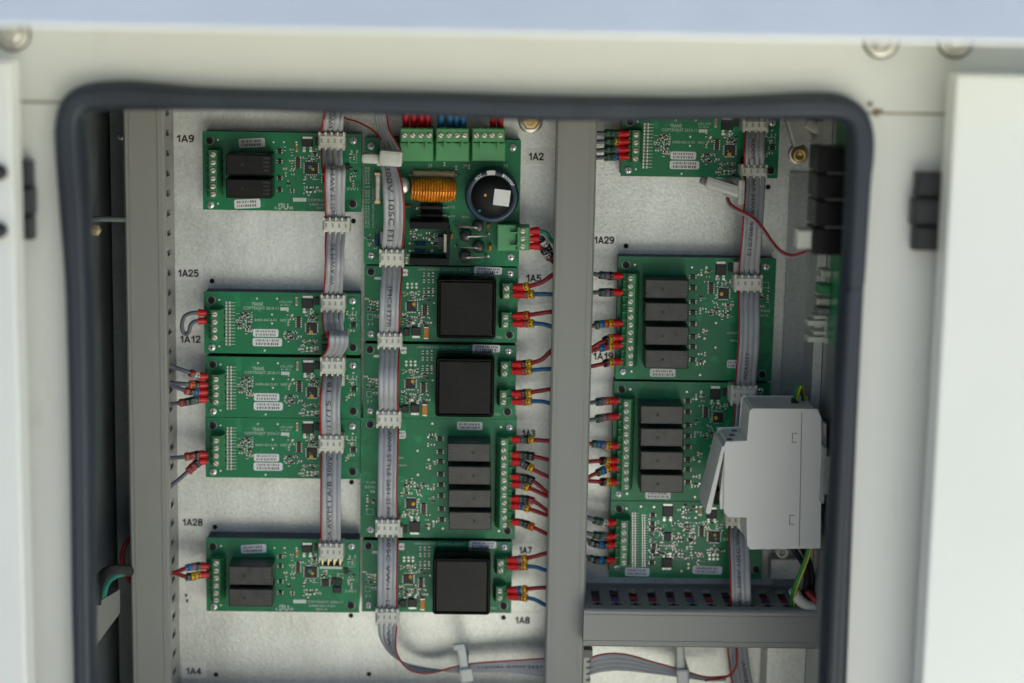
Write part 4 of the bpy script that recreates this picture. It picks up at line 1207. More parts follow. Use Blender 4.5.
Yc = YB - .010                                # ribbon height inside the connectors
Yk = YB - .014
cable('ribbon cable down the left column from the 1A9 board to the 1A28 board', [
    ([(326, 346, 96, Yk - .004), (325, 345, 110, Yk - .004), (323, 344, 122, Yk - .006), (322, 343, 134, Yc)], [('22 AWG', .35, .95, .4, True)]),
    ([(321.5, 343, 148, Yc), (321.5, 343, 158, Yc - .003), (322.5, 344, 170, Yc - .002), (324, 345, 174, Yc - .007), (324.5, 345.5, 168, Yc - .014), (324.5, 345.8, 166, Yc - .020), (325, 346, 173, Yc - .025), (325, 345.5, 190, Yc - .022), (325.5, 345, 206, Yc - .012), (326, 346, 219, Yc - .006)], [('2651 22 AWM', .50, .97, .38, True)]),
    ([(326, 346, 232, Yc - .006), (325.5, 345, 245, Yc - .012), (325.5, 344.5, 265, Yc - .016), (324.5, 343.5, 282, Yc - .010), (323, 343, 297, Yc)], [('VW AWM 90', .18, .74, .40, True)]),
    ([(322.5, 343.5, 311, Yc), (322.5, 343.5, 320, Yc - .003), (324, 344.5, 331, Yc - .001), (326, 346.5, 337, Yc - .006), (328, 348.5, 333, Yc - .014), (328.3, 348.6, 331.5, Yc - .021), (328.5, 348.8, 337, Yc - .027), (328.3, 348.5, 346, Yc - .024), (325, 345, 352.5, Yc - .014), (322.5, 343, 355.5, Yc - .006), (322.5, 343, 360, Yc)], []),
    ([(323, 343, 374, Yc), (321.5, 341.8, 385, Yc - .010), (320.5, 340.8, 400, Yc - .015), (320.5, 340.5, 418, Yc - .014), (320.8, 341, 430, Yc - .008), (321.5, 341.8, 438, Yc)], [('11/11/15 18:0', .05, .95, .40, True)]),
    ([(321.5, 342, 451, Yc), (321.3, 341.6, 465, Yc - .006), (321, 341, 490, Yc - .011), (321, 341, 520, Yc - .010), (321.3, 341.2, 536, Yc - .004), (321.6, 341.4, 546, Yc)], [('CSA AWM I A/B 300V', .06, .97, .42, True)]),
], [(318, 133.5, 345, 148.8), (322.3, 219, 349.6, 232.6, YB - .022), (320.3, 296.5, 344.8, 311), (319.8, 359, 344.6, 374.8), (318.3, 437, 343.3, 452), (318.4, 545, 343.1, 560, YB - .017, .016, True)], 0.)

cable('ribbon cable down the centre column, red edge on the right, turning right at the bottom', [
    ([(373, 386, 100, -.028), (374.5, 387, 118, -.028), (377, 389.5, 130, -.030), (379, 395, 140, -.032), (380, 401, 150, -.034)], []),
    ([(381, 397, 158, -.038), (380.5, 397, 166, -.042), (382, 402, 185, -.050), (383, 404, 205, -.050), (383, 404, 225, -.046), (381.5, 403, 240, -.036), (381, 402, 252, Yc)], [('300V 105C FT1 -', .10, .93, .40, False)]),
    ([(381, 402, 265, Yc), (381, 402, 275, Yc - .006), (379.5, 400.3, 295, Yc - .013), (378.8, 399.6, 315, Yc - .013), (378.5, 399.3, 328, Yc - .006), (379, 399.5, 336, Yc)], [('(MC63277)', .30, .80, .50, False)]),
    ([(379.5, 399.5, 347, Yc), (379, 399, 357, Yc - .007), (378, 398, 375, Yc - .015), (377.8, 397.5, 395, Yc - .014), (378, 398, 406, Yc - .007), (378.5, 398.5, 413, Yc)], []),
    ([(378.5, 399, 427, Yc), (378, 398.2, 440, Yc - .007), (377.6, 397.5, 465, Yc - .011), (377.2, 397, 495, Yc - .011), (377, 397.2, 512, Yc - .005), (377.3, 397.6, 521, Yc)], [('AWM STYLE 2651 22 AWG', .06, .97, .58, False)]),
    ([(377.6, 398, 536, Yc), (377.2, 397.6, 550, Yc - .007), (377, 397, 575, Yc - .010), (376.8, 396.8, 598, Yc - .006), (377, 397, 611, Yc)], [('105C VW-1 - LL', .06, .92, .56, False)]),
    ([(377.5, 624, Yc, 397, 624, Yc), (379, 637, -.026, 396, 637, -.030), (386, 649.5, -.022, 396.5, 649, -.033), (397, 659, -.018, 401, 660.5, -.032), (409, 664, -.013, 410, 669.5, -.026), (425, 667.5, -.010, 424, 673, -.022), (440, 670, -.011, 440, 670.7, -.022), (452, 672.3, -.016, 452, 667, -.020), (464, 673, -.018, 464, 664.5, -.020), (480, 672.5, -.018, 480, 662.5, -.020), (510, 673, -.020, 510, 660.5, -.021), (541, 676, -.022, 541, 658.5, -.023), (556, 677, -.024, 556, 657.5, -.025)], [('VW-1', .03, .15, .6, False), ('E107086 AWM 2651', .62, .93, .55, False)]),
], [(379, 251, 404, 266), (377.3, 334.6, 402, 348), (376, 412.6, 401, 427), (375.2, 521.3, 399.8, 536), (375.2, 610.5, 398.8, 625)], 1.)

cable('ribbon cable down the right column passing behind the white modular box', [
    ([(745, 767, 98, Yc - .004), (745, 767, 110, Yc - .004), (745, 767, 121, Yc)], []),
    ([(745.5, 766, 131, Yc), (744.8, 765.5, 140, Yc - .005), (744.5, 765, 152, Yc - .008), (744.6, 765, 167, Yc - .006)], [('300V', .25, .80, .40, True)]),
    ([(745, 766, 176, Yc - .006), (745, 765.5, 190, Yc - .010), (743.5, 764, 215, Yc - .014), (741.3, 762, 245, Yc - .012), (739.5, 760.3, 265, Yc - .005), (739, 760, 277, Yc)], [('AWM VW', .03, .36, .42, True), ('E107086', .42, .74, .40, True)]),
    ([(738.5, 760, 290, Yc), (738.8, 760, 305, Yc - .006), (739.2, 760.2, 325, Yc - .010), (738.2, 759.3, 350, Yc - .011), (736.2, 757.5, 372, Yc - .006), (735.3, 756, 388, Yc)], [('MCA3277', .60, .88, .45, True)]),
    ([(735, 756, 405, Yc), (733, 754, 440, Yc - .008), (731, 752, 480, Yc - .006), (729, 750, 514, Yc)], []),
    ([(729, 749, 526, Yc), (729, 749.5, 540, Yc - .010), (730, 750.6, 560, -.046), (730.5, 751, 580, -.052), (731, 751.5, 598, -.052), (731, 751.5, 606, -.048), (731, 751.5, 612, -.044)], [('AWG 300V 105C VW-', .08, .92, .40, True)]),
], [(743, 119.5, 769, 131), (741, 166, 768, 176.5, YB - .019), (734.2, 276.2, 763, 291), (731, 387, 757.5, 404.5), (726, 514, 751, 527)], 0.)

# ribbon lying across the bottom towards the centre duct
def flat_ribbon(label, top, bot, Y, texts=()):
    """horizontal ribbon; top/bot: pixel polylines of its two edges"""
    a = P(top[0][0], top[0][1], Y); o = thing('ribbon_cable', label, 'ribbon cable', (a.x, a.y, a.z), 'grey ribbon cables with white connectors')
    rb = Ribbon.__new__(Ribbon)
    Ls = catmull([P(p[0], p[1], (p[2] if len(p) > 2 else Y)) for p in bot], 8); Rs = catmull([P(p[0], p[1], (p[2] if len(p) > 2 else Y)) for p in top], 8)
    rb.L, rb.R = Ls, Rs; C_ = [(x + y) / 2 for x, y in zip(Ls, Rs)]; rb.s = [0]
    for i in range(1, len(C_)): rb.s.append(rb.s[-1] + (C_[i] - C_[i - 1]).length)
    rb.len = rb.s[-1]; rb.nrm = []
    for i in range(len(C_)):
        t = C_[min(i + 1, len(C_) - 1)] - C_[max(i - 1, 0)]; nn = t.cross(Rs[i] - Ls[i]).normalized()
        rb.nrm.append(nn if nn.y < 0 else -nn)
    mb = MB(); rb.mesh(mb, 0, 0); part = mb.build('ribbon', 'ribbon', o)
    mr_ = MB(); rb.red(mr_, 1.); mr_.build('red_edge_wire', 'red', part)
    if texts:
        mt = MB()
        for st, d0, d1, wc in texts: rb.text(mt, st, d0, d1, wc, .0018, False)
        mt.build('lettering', 'cableink', part)
    return o
fr = flat_ribbon('ribbon cable bowing to the right below the short horizontal duct',
            [(588, 659, -.03), (598, 655, -.03), (613, 653, -.028), (630, 655, -.026), (652, 661.5, -.024), (680, 669, -.022), (705, 676.5, -.024), (726, 676, -.030)],
            [(588, 676, -.03), (598, 673, -.03), (613, 671, -.028), (630, 671.5, -.026), (652, 674, -.024), (680, 677.5, -.022), (705, 681, -.024), (726, 681, -.030)], -.025)
r_ = rect(577.5, 651, 590, 700, -.036)
cn = MB(); cn.box(r_[0], r_[1], -.036, -.020, r_[2], r_[3], ch=.001)
cc = cn.build('connector', 'nylon', fr)
rr = MB()
for k in range(7):
    zz = P(588, 662 + k * 6, -.036).z; rr.box(r_[1] - .0025, r_[1] + .0003, -.0368, -.030, zz - .0006, zz + .0006)
rr.build('contact_slot', 'm_grey', cc)
MB().box(r_[0] - .001, r_[1] + .0012, -.0375, -.022, P(584, 657, -.036).z, P(584, 649.5, -.036).z).build('strain_relief', 'm_grey', cc)
cable('ribbon cable dropping out from under the short horizontal duct', [
    ([(727.5, 748, 640, -.030), (728, 748, 652, -.030), (730, 750, 668, -.026), (733, 754, 690, -.022), (736, 757, 720, -.020)], [('300V', .25, .55, .7, True)])], [], 0.)
o = MB().tube(catmull([P(736.5, 640, -.036), P(736.7, 655, -.038), P(736, 666, -.038), P(731, 674, -.036), P(722, 678, -.034), P(705, 680.5, -.032)], 6), .0008, 7).build('wire', 'red')
o['label'] = 'thin red wire looping below the short horizontal duct'; o['category'] = 'wire'

# ------------------------------------------------------------------ wires with ferrules and marker sleeves
def wire(label, path, fer, markers, m_ins, group, r_ins=.0014, r_mark=.0028):
    """path: (px, py, Y) from the terminal outwards; fer: ferrule length in px; markers: colours outwards"""
    pts = catmull([P(*p) for p in path], 10)
    L_ = [0]
    for i in range(1, len(pts)): L_.append(L_[-1] + (pts[i] - pts[i - 1]).length)
    def at(d):
        d = max(0, min(L_[-1] - 1e-9, d)); i = max(k for k in range(len(L_)) if L_[k] <= d); i = min(i, len(L_) - 2)
        return pts[i].lerp(pts[i + 1], (d - L_[i]) / (L_[i + 1] - L_[i]))
    def seg(d0, d1, n=4): return [at(d0 + (d1 - d0) * k / n) for k in range(n + 1)]
    o = thing('wire', label, 'wire', pts[0], group)
    f1 = fer * U
    MB().tube(seg(f1 * .5, L_[-1], 18), r_ins, 8).build('insulation', m_ins, o)
    fm = MB(); fm.tube(seg(-.001, f1, 5), [.0021, .0021, .0022, .0025, .0027, .0026], 10); fm.build('ferrule', 'ferrule', o)
    d = f1 + .0004
    for k, c in enumerate(markers):
        w_ = .0031
        mm = MB(); sp = seg(d, d + w_, 3); rj = r_mark * (1 + .06 * math.sin(k * 5 + f1 * 999 + len(label)))
        mm.tube(sp, [rj * .94, rj, rj, rj * .94], 8)
        ink = 1; mid = sp[1].lerp(sp[2], .5); t = (sp[-1] - sp[0]).normalized(); u_ = Vector((0, -1, 0)); v_ = t.cross(u_).normalized(); u_ = v_.cross(t)
        cc = mid + u_ * rj * .96
        for q in (-.42, .38): mm.obox(cc + v_ * rj * q, t * .0008, u_ * .00022, v_ * .00028, 1)
        mm.obox(cc - t * .0004, t * .00025, u_ * .00022, v_ * rj * .42, 1)
        mm.build('marker_sleeve', [{'y': 'm_yellow', 'r': 'm_red', 'o': 'm_orange', 'g': 'm_green', 'b': 'm_blue', 'k': 'm_black', 'w': 'm_white', 'e': 'm_grey', 'p': 'm_purple'}[c], 'm_black' if c in 'yowbe' else 'm_grey'], o)
        d += w_ + .0001
    return o

ORD = ['topmost', 'second', 'third', 'fourth', 'fifth', 'sixth', 'seventh', 'eighth', 'ninth']
CN = {'darkred': 'red', 'blue': 'blue', 'grey': 'grey'}
def wireset(where, xin, fx, mid, xend, Yend, rows, group, r_mark=.0028):
    n = len(rows)
    for k, row in enumerate(rows):
        y, yend, mk, ins = row[:4]; bend = row[4] if len(row) > 4 else 0
        s_ = 1 if xend > xin else -1
        Y0 = YB - .005
        ym = y + (yend - y) * .35 + bend
        path = [(xin, y, Y0), (xin + s_ * abs(fx), y + bend * .15, Y0 - .001), (mid, ym, Y0 - .005), (xend, yend, Yend), (xend + s_ * 9, yend + (yend - ym) * .3, Yend)]
        cnt = f'{ORD[k]} from top' if k else 'topmost'
        wire(f'{CN[ins]} wire, {cnt}, {where}', path, abs(fx), mk, ins, group, r_mark=r_mark)

YE = -.028
wireset('at the middle input board of the left stack', 208, 9, 186, 172, YE, [(376, 366.5, 'wr', 'grey', -1.5), (384.7, 383, 'ko', 'grey'), (391.8, 385.5, 'bkr', 'grey', 1), (399.3, 404, 'egkr', 'grey', 1)], 'wires into the left boards')
wireset('at the lowest input board of the left stack', 208, 9, 187, 172, YE, [(454.2, 458, 'krr', 'grey', 1), (461.7, 485, 'krr', 'grey', 2.5)], 'wires into the left boards', .0029)
wireset('at the two-relay board below 1A28', 209, 9, 188, 173.5, YE, [(566.2, 573, 'gpb', 'darkred', -1), (574.3, 573, 'yyk', 'darkred', 3)], 'wires into the left boards')
# jumper loop
jl = thing('jumper_wire', 'short grey jumper wire looped between two red ferrules below the 1A25 label', 'wire', P(206, 316, YB - .006))
jp = catmull([P(199, 312.7, YB - .006), P(191, 313.2, YB - .009), P(184.5, 316.5, YB - .011), (P(182, 324, YB - .009)), P(183, 331.5, YB - .007), P(186.3, 334, YB - .007), P(189, 331.5, YB - .008), P(190.5, 325.5, YB - .009), P(194, 321.8, YB - .008), P(200, 321, YB - .006)], 6)
MB().tube(jp, .00135, 8).build('insulation', 'grey', jl)
for y in (312.6, 321):
    MB().tube([P(207, y, YB - .006), P(202, y, YB - .006), P(198.5, y, YB - .006)], [.0019, .0022, .0025], 10).build('ferrule', 'ferrule', jl)

wireset('at the upper black-module board', 513, 11, 541, 553, YE, [(287, 274.5, 'yk'[:1], 'darkred', 0), (294.6, 294.5, 'ry', 'blue', -.5), (315.7, 311.5, 'o', 'darkred', -1), (323.7, 327, 'ry', 'blue', -1)], 'wires into the centre boards')
wireset('at the black-module board above the centre relays', 512, 10, 540, 551, YE, [(364, 351, 'ky', 'darkred', 1), (371.3, 369, 'ry', 'blue', -1), (393.5, 389, 'ky', 'darkred', -1), (401.6, 403.5, 'ry', 'blue', -1)], 'wires into the centre boards')
wireset('at the right-hand terminals of the centre four-relay board', 510.5, 10, 534, 549, YE, [(439.3, 441, 'eky', 'darkred'), (454.8, 460, 'gkk', 'darkred', 0), (462.3, 477, 'eky', 'darkred', 2.5), (477.2, 494, 'gkk', 'darkred', -1.5), (484.8, 497, 'py', 'darkred', 1), (499, 512, 'gkr', 'darkred', -2), (506.2, 516, 'by', 'darkred', 1), (522.3, 535, 'gko', 'darkred', 1)], 'wires into the centre boards')
wireset('at the bottom black-module board', 507.5, 10.5, 534, 545, YE, [(559.8, 553.5, 'py', 'darkred', -1), (566.6, 570, 'ry', 'blue', -1), (590, 587.5, 'by', 'darkred', -1), (597, 605, 'ry', 'blue', -.5)], 'wires into the centre boards')

wireset('at the top right input board', 629, 11, 606, 592, YE, [(133.6, 133, 'ggg', 'grey'), (141.2, 142, 'ygg', 'grey'), (149.2, 151, 'pgg', 'grey'), (156.6, 158, 'bgg', 'grey')], 'wires into the right boards')
wireset('at the four-relay board by 1A29', 622.5, 10, 600, 588.5, YE, [(276, 273, 'kpg', 'grey'), (292.4, 292.5, 'kpg', 'grey'), (323.2, 326.5, 'yobg', 'darkred'), (337.6, 350, 'yk', 'darkred', 1), (345.2, 352, 'yrb', 'darkred', 1), (361.6, 367, 'yk', 'darkred', 1)], 'wires into the right boards')
wireset('at the four-relay board beside the white modular box', 618.8, 9.5, 596, 585.5, YE, [(400.7, 403.3, 'opg', 'grey', .5), (416.4, 421, 'rpg', 'grey', 1), (445.7, 443.5, 'ypbg', 'darkred', -1), (460.7, 462, 'yk', 'darkred'), (468, 478, 'ybg', 'darkred', 2), (482, 480.5, 'yk', 'darkred')], 'wires into the right boards')
wireset('at the dense board above the horizontal duct', 615.5, 9.5, 594, 583, YE, [(522.6, 515, 'wgg', 'grey', 0), (536.2, 532, 'egg', 'grey'), (544.8, 537.5, 'kbkg', 'grey', 1.5), (560.2, 555, 'kbkg', 'grey', 1)], 'wires into the right boards')

# power board, right plug: three wires
YP = YB - .013
for k, (y, m_, mk, ye, lab) in enumerate(((231, 'tealdot', '', 243, 'green wire at the top of the three-way plug by label 1A2'), (238.6, 'black', 'kwkk', 256, 'black marked wire at the middle of the three-way plug by 1A2'), (246.3, 'black', 'rkwr', 263, 'black marked wire at the bottom of the three-way plug by 1A2'))):
    wire(lab, [(529, y, YP), (539.5, y, YP), (544 if k else 547, y + (4 if k else 2.5), YP - .002), (551, ye - 3, -.028), (560, ye + 5, -.028)], 10.5, mk, m_, 'wires into the power supply board', .0013, .0025)
# wires rising from the three upper plugs
for plug, m_, nm, xs in (('left', 'ferrule', 'red', (405.8, 413.8, 421.3, 427.6)), ('middle', 'blue', 'blue', (441, 450, 456.5, 463.3)), ('right', 'ferrule', 'red', (493, 500.2))):
    for k, x in enumerate(xs):
        o = thing('wire', f'{nm} wire rising from the {plug} upper plug, {ORD[k] if k else "first"} from its left', 'wire', P(x, 127, -.028), 'wires into the upper plugs')
        MB().tube([P(x, 130, -.026), P(x, 124, -.027), P(x, 118, -.028), P(x + .2, 108, -.030)], [.0020, .0021, .0023, .0023], 10).build('sleeve', 'ferrule' if nm == 'red' else 'skyblue', o)
        MB().tube(catmull([P(x, 112, -.029), P(x + .5, 95, -.034), P(x + 2, 70, -.036), P(x + 5, 30, -.03)], 4), .0013, 8).build('insulation', 'darkred' if nm == 'red' else 'blue', o)
# thin red conductor at the top, beside the left ribbon
o = MB().tube(catmull([P(338, 112, -.022), P(346, 118.5, -.022), P(355, 121, -.024), P(366, 126, -.027), P(375, 132, -.030), P(381, 140, -.034)], 6), .0006, 7).build('wire', 'red')
o['label'] = 'thin red wire running to the centre ribbon under the gasket'; o['category'] = 'wire'
# two-core red and grey lead to the side board
lead = thing('sensor_lead', 'slack red and grey two-core lead running to the side board relays', 'wire', P(727, 197, -.03))
lp = [(727.5, 196, -.036), (730, 203, -.040), (738, 209, -.044), (752, 216.5, -.048), (763, 228, -.052), (772, 241, -.056), (780, 250, -.060), (791, 255.3, -.064), (802, 253, -.068), (808, 249.5, -.070)]
MB().tube(catmull([P(*p) for p in lp], 6), .00085, 8).build('red_core', 'red', lead)
MB().tube(catmull([P(p[0] - .9, p[1] + 1.9, p[2] + .0010) for p in lp], 6), .00085, 8).build('grey_core', 'ribbon', lead)

# ------------------------------------------------------------------ nylon clips
def clip_box(parent, px, py, ang, l, w_, Y, t=.004, name='clip_body', m='clip'):
    c = P(px, py, Y); ux = Vector((math.cos(ang), 0, -math.sin(ang))); uz = Vector((math.sin(ang), 0, math.cos(ang)))
    b_ = MB(); b_.obox(c, ux * l * U / 2, Vector((0, t / 2, 0)), uz * w_ * U / 2)
    return b_.build(name, m, parent, bevel=min(.0022, t * .45))
def clip(label, px, py): return thing('cable_clip', label, 'cable clip', P(px, py, -.001), 'white nylon cable clips')
c = clip('white nylon clip holding the centre ribbon beside the green plugs', 385, 158)
clip_box(c, 391, 158, .06, 23, 15.5, -.046, .009); clip_box(c, 371, 158, .02, 18, 10, -.040, .012, 'clip_tail')
q = P(385, 158, -.02); MB().box(q.x - .004, q.x + .004, -.042, YB - .0001, q.z - .003, q.z + .003).build('clip_post', 'clip', c)
c = clip('upright white nylon clip round the bottom ribbon left of the centre duct', 464, 662)
clip_box(c, 463.5, 664, 1.42, 40, 9.5, -.026, .004); clip_box(c, 466.5, 675, 1.42, 15, 14, -.029, .004, 'clip_head'); clip_box(c, 459, 646.5, 1.42, 7, 13, -.0275, .004, 'clip_hook')
q = P(464, 664, -.01); MB().box(q.x - .003, q.x + .003, -.024, -.0001, q.z - .006, q.z + .006).build('clip_post', 'clip', c)
c = clip('upright white nylon clip below the short horizontal duct', 681, 668)
clip_box(c, 680.5, 662, 1.50, 44, 9, -.034, .004); clip_box(c, 683, 679, 1.50, 22, 13, -.037, .004, 'clip_head')
q = P(681, 668, -.01); MB().box(q.x - .003, q.x + .003, -.032, -.0001, q.z - .006, q.z + .006).build('clip_post', 'clip', c)
c = clip('slanted white nylon clip under the top right input board', 725, 187)
clip_box(c, 724, 187, .30, 38, 12, -.040, .006); clip_box(c, 706, 181.5, .35, 13, 8, -.036, .004, 'clip_tail', 'm_grey'); clip_box(c, 741, 192, 1.57, 26, 7, -.042, .006, 'clip_hook')
q = P(728, 188, -.01); MB().box(q.x - .004, q.x + .004, -.038, -.0001, q.z - .003, q.z + .003).build('clip_post', 'clip', c)
c = clip('pale nylon tie block in the upper right corner above the plate bolt', 797, 131)
clip_box(c, 799, 130, 1.25, 30, 22, -.012, .006); clip_box(c, 813, 126, .5, 16, 12, -.016, .006, 'clip_tail')
q = P(799, 130, 0); MB().box(q.x - .004, q.x + .004, -.0105, -.0001, q.z - .004, q.z + .004).build('clip_post', 'clip', c)

# ------------------------------------------------------------------ right wall: side board, rail, modular box
XS = XR - .013                                # component side of the side board
ya, yb = -.150, -.040
sb = thing('side_board', 'edge-on green board with four black relays mounted on the right wall', 'circuit board', (XR, (ya + yb) / 2, P(830, 250, -.09).z))
def pxX(px, py, X): return PX(px, py, X)
zt_, zb_ = pxX(842, 112, XS).z, pxX(838, 349, XS).z
e_near = pxX(840.5, 240, XS).y; yb = e_near + .030
MB().box(XS, XS + .0016, e_near, yb, zb_, zt_).build('board', 'pcb', sb)
for zz in (zt_ - .015, zb_ + .015):
    for yy in (e_near + .012, yb - .012):
        MB().box(XS + .0017, XR, yy - .003, yy + .003, zz - .003, zz + .003).build('standoff', 'screw', sb)
Xr = XS - .0165                               # left faces of the relays
yn = pxX(816, 205, Xr).y                      # near faces
RY = [(148.5, 172.3), (175, 198.7), (201.5, 226.2), (229.4, 255)]
for y0, y1 in RY:
    z1_, z0_ = P(826, y0, yn).z, P(826, y1, yn).z
    rl = MB().box(Xr, XS, yn, yn + .029, z0_, z1_, ch=.0006).build('relay', 'siderelay', sb)
    pm = MB()
    for k in range(5): pm.box(Xr - .0001, Xr + .0004, yn + .008 + k * .0022, yn + .009 + k * .0022, z0_ + .004, z0_ + .007)
    pm.build('print', 'relayprint', rl)
for k in range(3):
    zz = P(826, (RY[k][1] + RY[k + 1][0]) / 2, yn).z
    MB().tube([(Xr + .006, yn + .003, zz), (XS, yn + .003, zz)], .0006, 6).build('relay_pin', 'solder', sb)
q = pxX(806, 240, Xr - .004)
MB().box(Xr - .009, Xr - .0005, yn + .004, yn + .018, P(806, 250, yn).z, P(806, 231, yn).z, ch=.001).build('lead_plug', 'nylon', sb)
for k, (y0, y1) in enumerate(((316, 319), (321, 326), (332, 335), (337.5, 342))):
    Yq = -.118; r_ = rect(808 if k % 2 else 814, y0, 833, y1, Yq)
    MB().box(r_[0], XS - .0001, Yq, Yq + .014, r_[2], r_[3]).build('header_shroud', 'nylon', sb)
MB().box(P(829, 329, -.118).x, XS - .0001, -.117, -.105, P(829, 344, -.118).z, P(829, 316, -.118).z).build('header_base', 'nylon', sb)
for y0, y1, d_ in ((268, 276, .006), (283, 292, .007), (296, 303, .008), (306, 312, .007)):
    z1_, z0_ = P(834, y0, -.12).z, P(834, y1, -.12).z
    MB().box(XS - d_, XS - .0001, -.13, -.115, z0_, z1_, ch=.0005).build('side_component', ('silver', 'term', 'm_grey', 'term')[int(y0) % 4], sb)
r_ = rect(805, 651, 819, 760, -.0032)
MB().box(r_[0], min(r_[1], XR - .002), -.0034, -.0029, r_[2], r_[3]).build('recess_shade', 'hole', plate)  # black patch standing in for the shade of the recess under the duct
# vertical fold of the right wall
fl = thing('wall_channel', 'vertical galvanised channel running down the right wall beside the modular box', 'channel', (XR, -.03, ZB_))
xa = P(821, 330, -.02).x
MB().box(XR - .0062, XR - .0005, -.040, -.0365, HZ1 + .004, ZT - .006).build('front_flange', 'plate', fl)
MB().box(XR - .0062, XR - .0042, -.0360, -.0035, HZ1 + .004, ZT - .006).build('web', 'plate', fl)

# din rail and modular box seen from its side
YM = -.088; YM2 = -.048
rail = thing('mounting_rail', 'metal mounting rail behind the white modular box on the right wall', 'rail', (XR, -.07, P(820, 540, YM).z))
zz1, zz0 = P(815, 452, YM).z, P(815, 492, YM).z
zc1 = (zz1 + zz0) / 2
b_ = MB(); XB = P(819.5, 475, YM).x
b_.box(XB + .0005, XB + .0018, -.098, -.042, zc1 - .0175, zc1 + .0175); b_.box(XB + .002, XR - .0002, -.097, -.043, zc1 - .012, zc1 + .012)
b_.build('rail_section', 'wallmetal', rail)
mb_ = thing('modular_box', 'white plastic modular device on the right wall, seen side on, its flap ajar', 'electrical device', (XB, YM, P(780, 548, YM).z))
W = lambda x, y: (P(x, y, YM).x, P(x, y, YM).z)
prof_b = [W(753, 410), W(816.5, 410.5), W(819.8, 418), W(820, 478), W(819, 547), W(751, 548), W(748.5, 545), W(748, 516.3), W(729, 515.5), W(725.5, 512), W(726, 445), W(727, 443), W(748.3, 442.2), W(751, 412)]
MB().prism_y(prof_b, YM, YM2).build('housing', 'box', mb_, bevel=.0009)
# parting line and clip windows on the side
ln = MB(); pa, pb = W(801.7, 412), W(799.2, 546)
ln.obox(((pa[0] + pb[0]) / 2, YM, (pa[1] + pb[1]) / 2), (.00022, 0, 0), (0, .0002, 0), ((pa[0] - pb[0]) / 2, 0, (pa[1] - pb[1]) / 2))
for cx_, cy_ in ((795, 438), (792.3, 520)):
    for q in ((cx_ - 3, cy_ - 5, cx_ - 2.2, cy_ + 5), (cx_ - 2, cy_ - 5, cx_ + 2, cy_ - 4.2), (cx_ - 2, cy_ + 3.8, cx_ + 1.6, cy_ + 4.6)):
        r_ = rect(*q, YM); ln.box(r_[0], r_[1], YM - .0001, YM + .0003, r_[2], r_[3])
ln.build('parting_line', 'm_grey', mb_)
fl_ = [W(725.5, 446.5), W(722, 446), W(705.5, 512), W(706.5, 514), W(709.5, 514.2), W(711, 512.5)]
MB().prism_y(fl_, YM, YM2).build('hinged_flap', 'box', mb_, bevel=.0005)
ins = [W(725, 455), W(725, 512), W(719.5, 505), W(718, 480)]
MB().prism_y([W(725.5, 452), W(725.5, 511), W(721, 511), W(720.5, 500)], YM + .004, YM2 - .004).build('switch_panel', 'box', mb_)
MB().prism_y([W(725.6, 490), W(725.6, 508), W(716, 508), W(717, 496)], YM + .008, YM2 - .008).build('rocker', 'hole', mb_)
MB().prism_y([W(819.9, 424), W(828, 426), W(828, 455), W(820, 458)], YM + .006, YM2 - .006).build('rail_clip', 'box', mb_)
MB().prism_y([W(819.8, 508), W(826, 509), W(826, 526), W(819.6, 527)], YM + .010, YM2 - .006).build('rail_clip', 'm_black', mb_)
MB().prism_y([W(819.5, 528), W(823, 528), W(823, 546), W(819.3, 546)], YM + .010, YM2 - .006).build('rail_clip', 'm_black', mb_)
zl = W(735, 442.4)[1]
for px, yy in ((731, -.080), (736, -.068), (741, -.056)):
    xq = P(px, 442, YM).x; MB().box(xq - .0016, xq + .0016, yy - .0016, yy + .0016, zl - .0004, zl + .0004).build('terminal_recess', 'resblue', mb_)
# earth wires and cables round the modular box
def cab_wire(label, pts, m_, r=.0016, stripe=None, name='wire'):
    o = thing(name, label, 'wire', P(*pts[0]), 'cables round the modular box'); c_ = catmull([P(*p) for p in pts], 6)
    MB().tube(c_, r, 9).build('insulation', m_, o)
    if stripe: MB().tube([p + Vector((r * .55, -r * .62, 0)) for p in c_], r * .55, 7).build('stripe', stripe, o)
    return o
cab_wire('short green and yellow earth wire standing on top of the modular box', [(794.5, 412, -.066), (795, 401, -.066), (796.5, 394, -.068), (798.8, 387.5, -.070), (800.5, 386.5, -.069), (802.5, 392, -.064), (804, 404, -.056)], 'egreen', .0016, 'ygreen')
o = MB().tube([P(794.5, 409, -.066), P(794.8, 398, -.066)], .0023, 10).build('cable_gland', 'black'); o['label'] = 'black sleeve where the earth wire enters the top of the modular box'; o['category'] = 'sleeve'
cab_wire('green and yellow earth wire running down from the modular box to the duct', [(809, 540, -.070), (808, 552, -.068), (803, 567, -.066), (797, 582, -.064), (793.5, 592, -.060), (792, 606, -.05)], 'egreen', .0017, 'ygreen')
cab_wire('black cable curving from the modular box towards the duct, left one', [(790, 540, -.066), (794, 550, -.066), (801, 560, -.062), (806, 572, -.058), (806, 585, -.054), (803, 600, -.048), (802, 612, -.042)], 'black', .0019)
cab_wire('black cable curving from the modular box towards the duct, right one', [(800, 540, -.060), (804, 551, -.058), (809, 562, -.054), (812, 575, -.050), (811, 590, -.046), (808, 606, -.042)], 'black', .0019)
cab_wire('dark red cable emerging beside the white sleeve at the duct end', [(803, 588, -.050), (809, 594, -.052), (814, 599, -.054), (819, 603, -.056), (826, 607, -.058)], 'darkred', .0028)
o = thing('cable_sleeve', 'white plastic sleeve cut at an angle at the right end of the horizontal duct', 'sleeve', P(800, 600, -.05))
MB().tube(catmull([P(793.5, 589, -.056), P(798, 598, -.056), P(806, 605, -.056), P(818, 609, -.055)], 6), .0036, 12).build('tube', 'nylon', o)
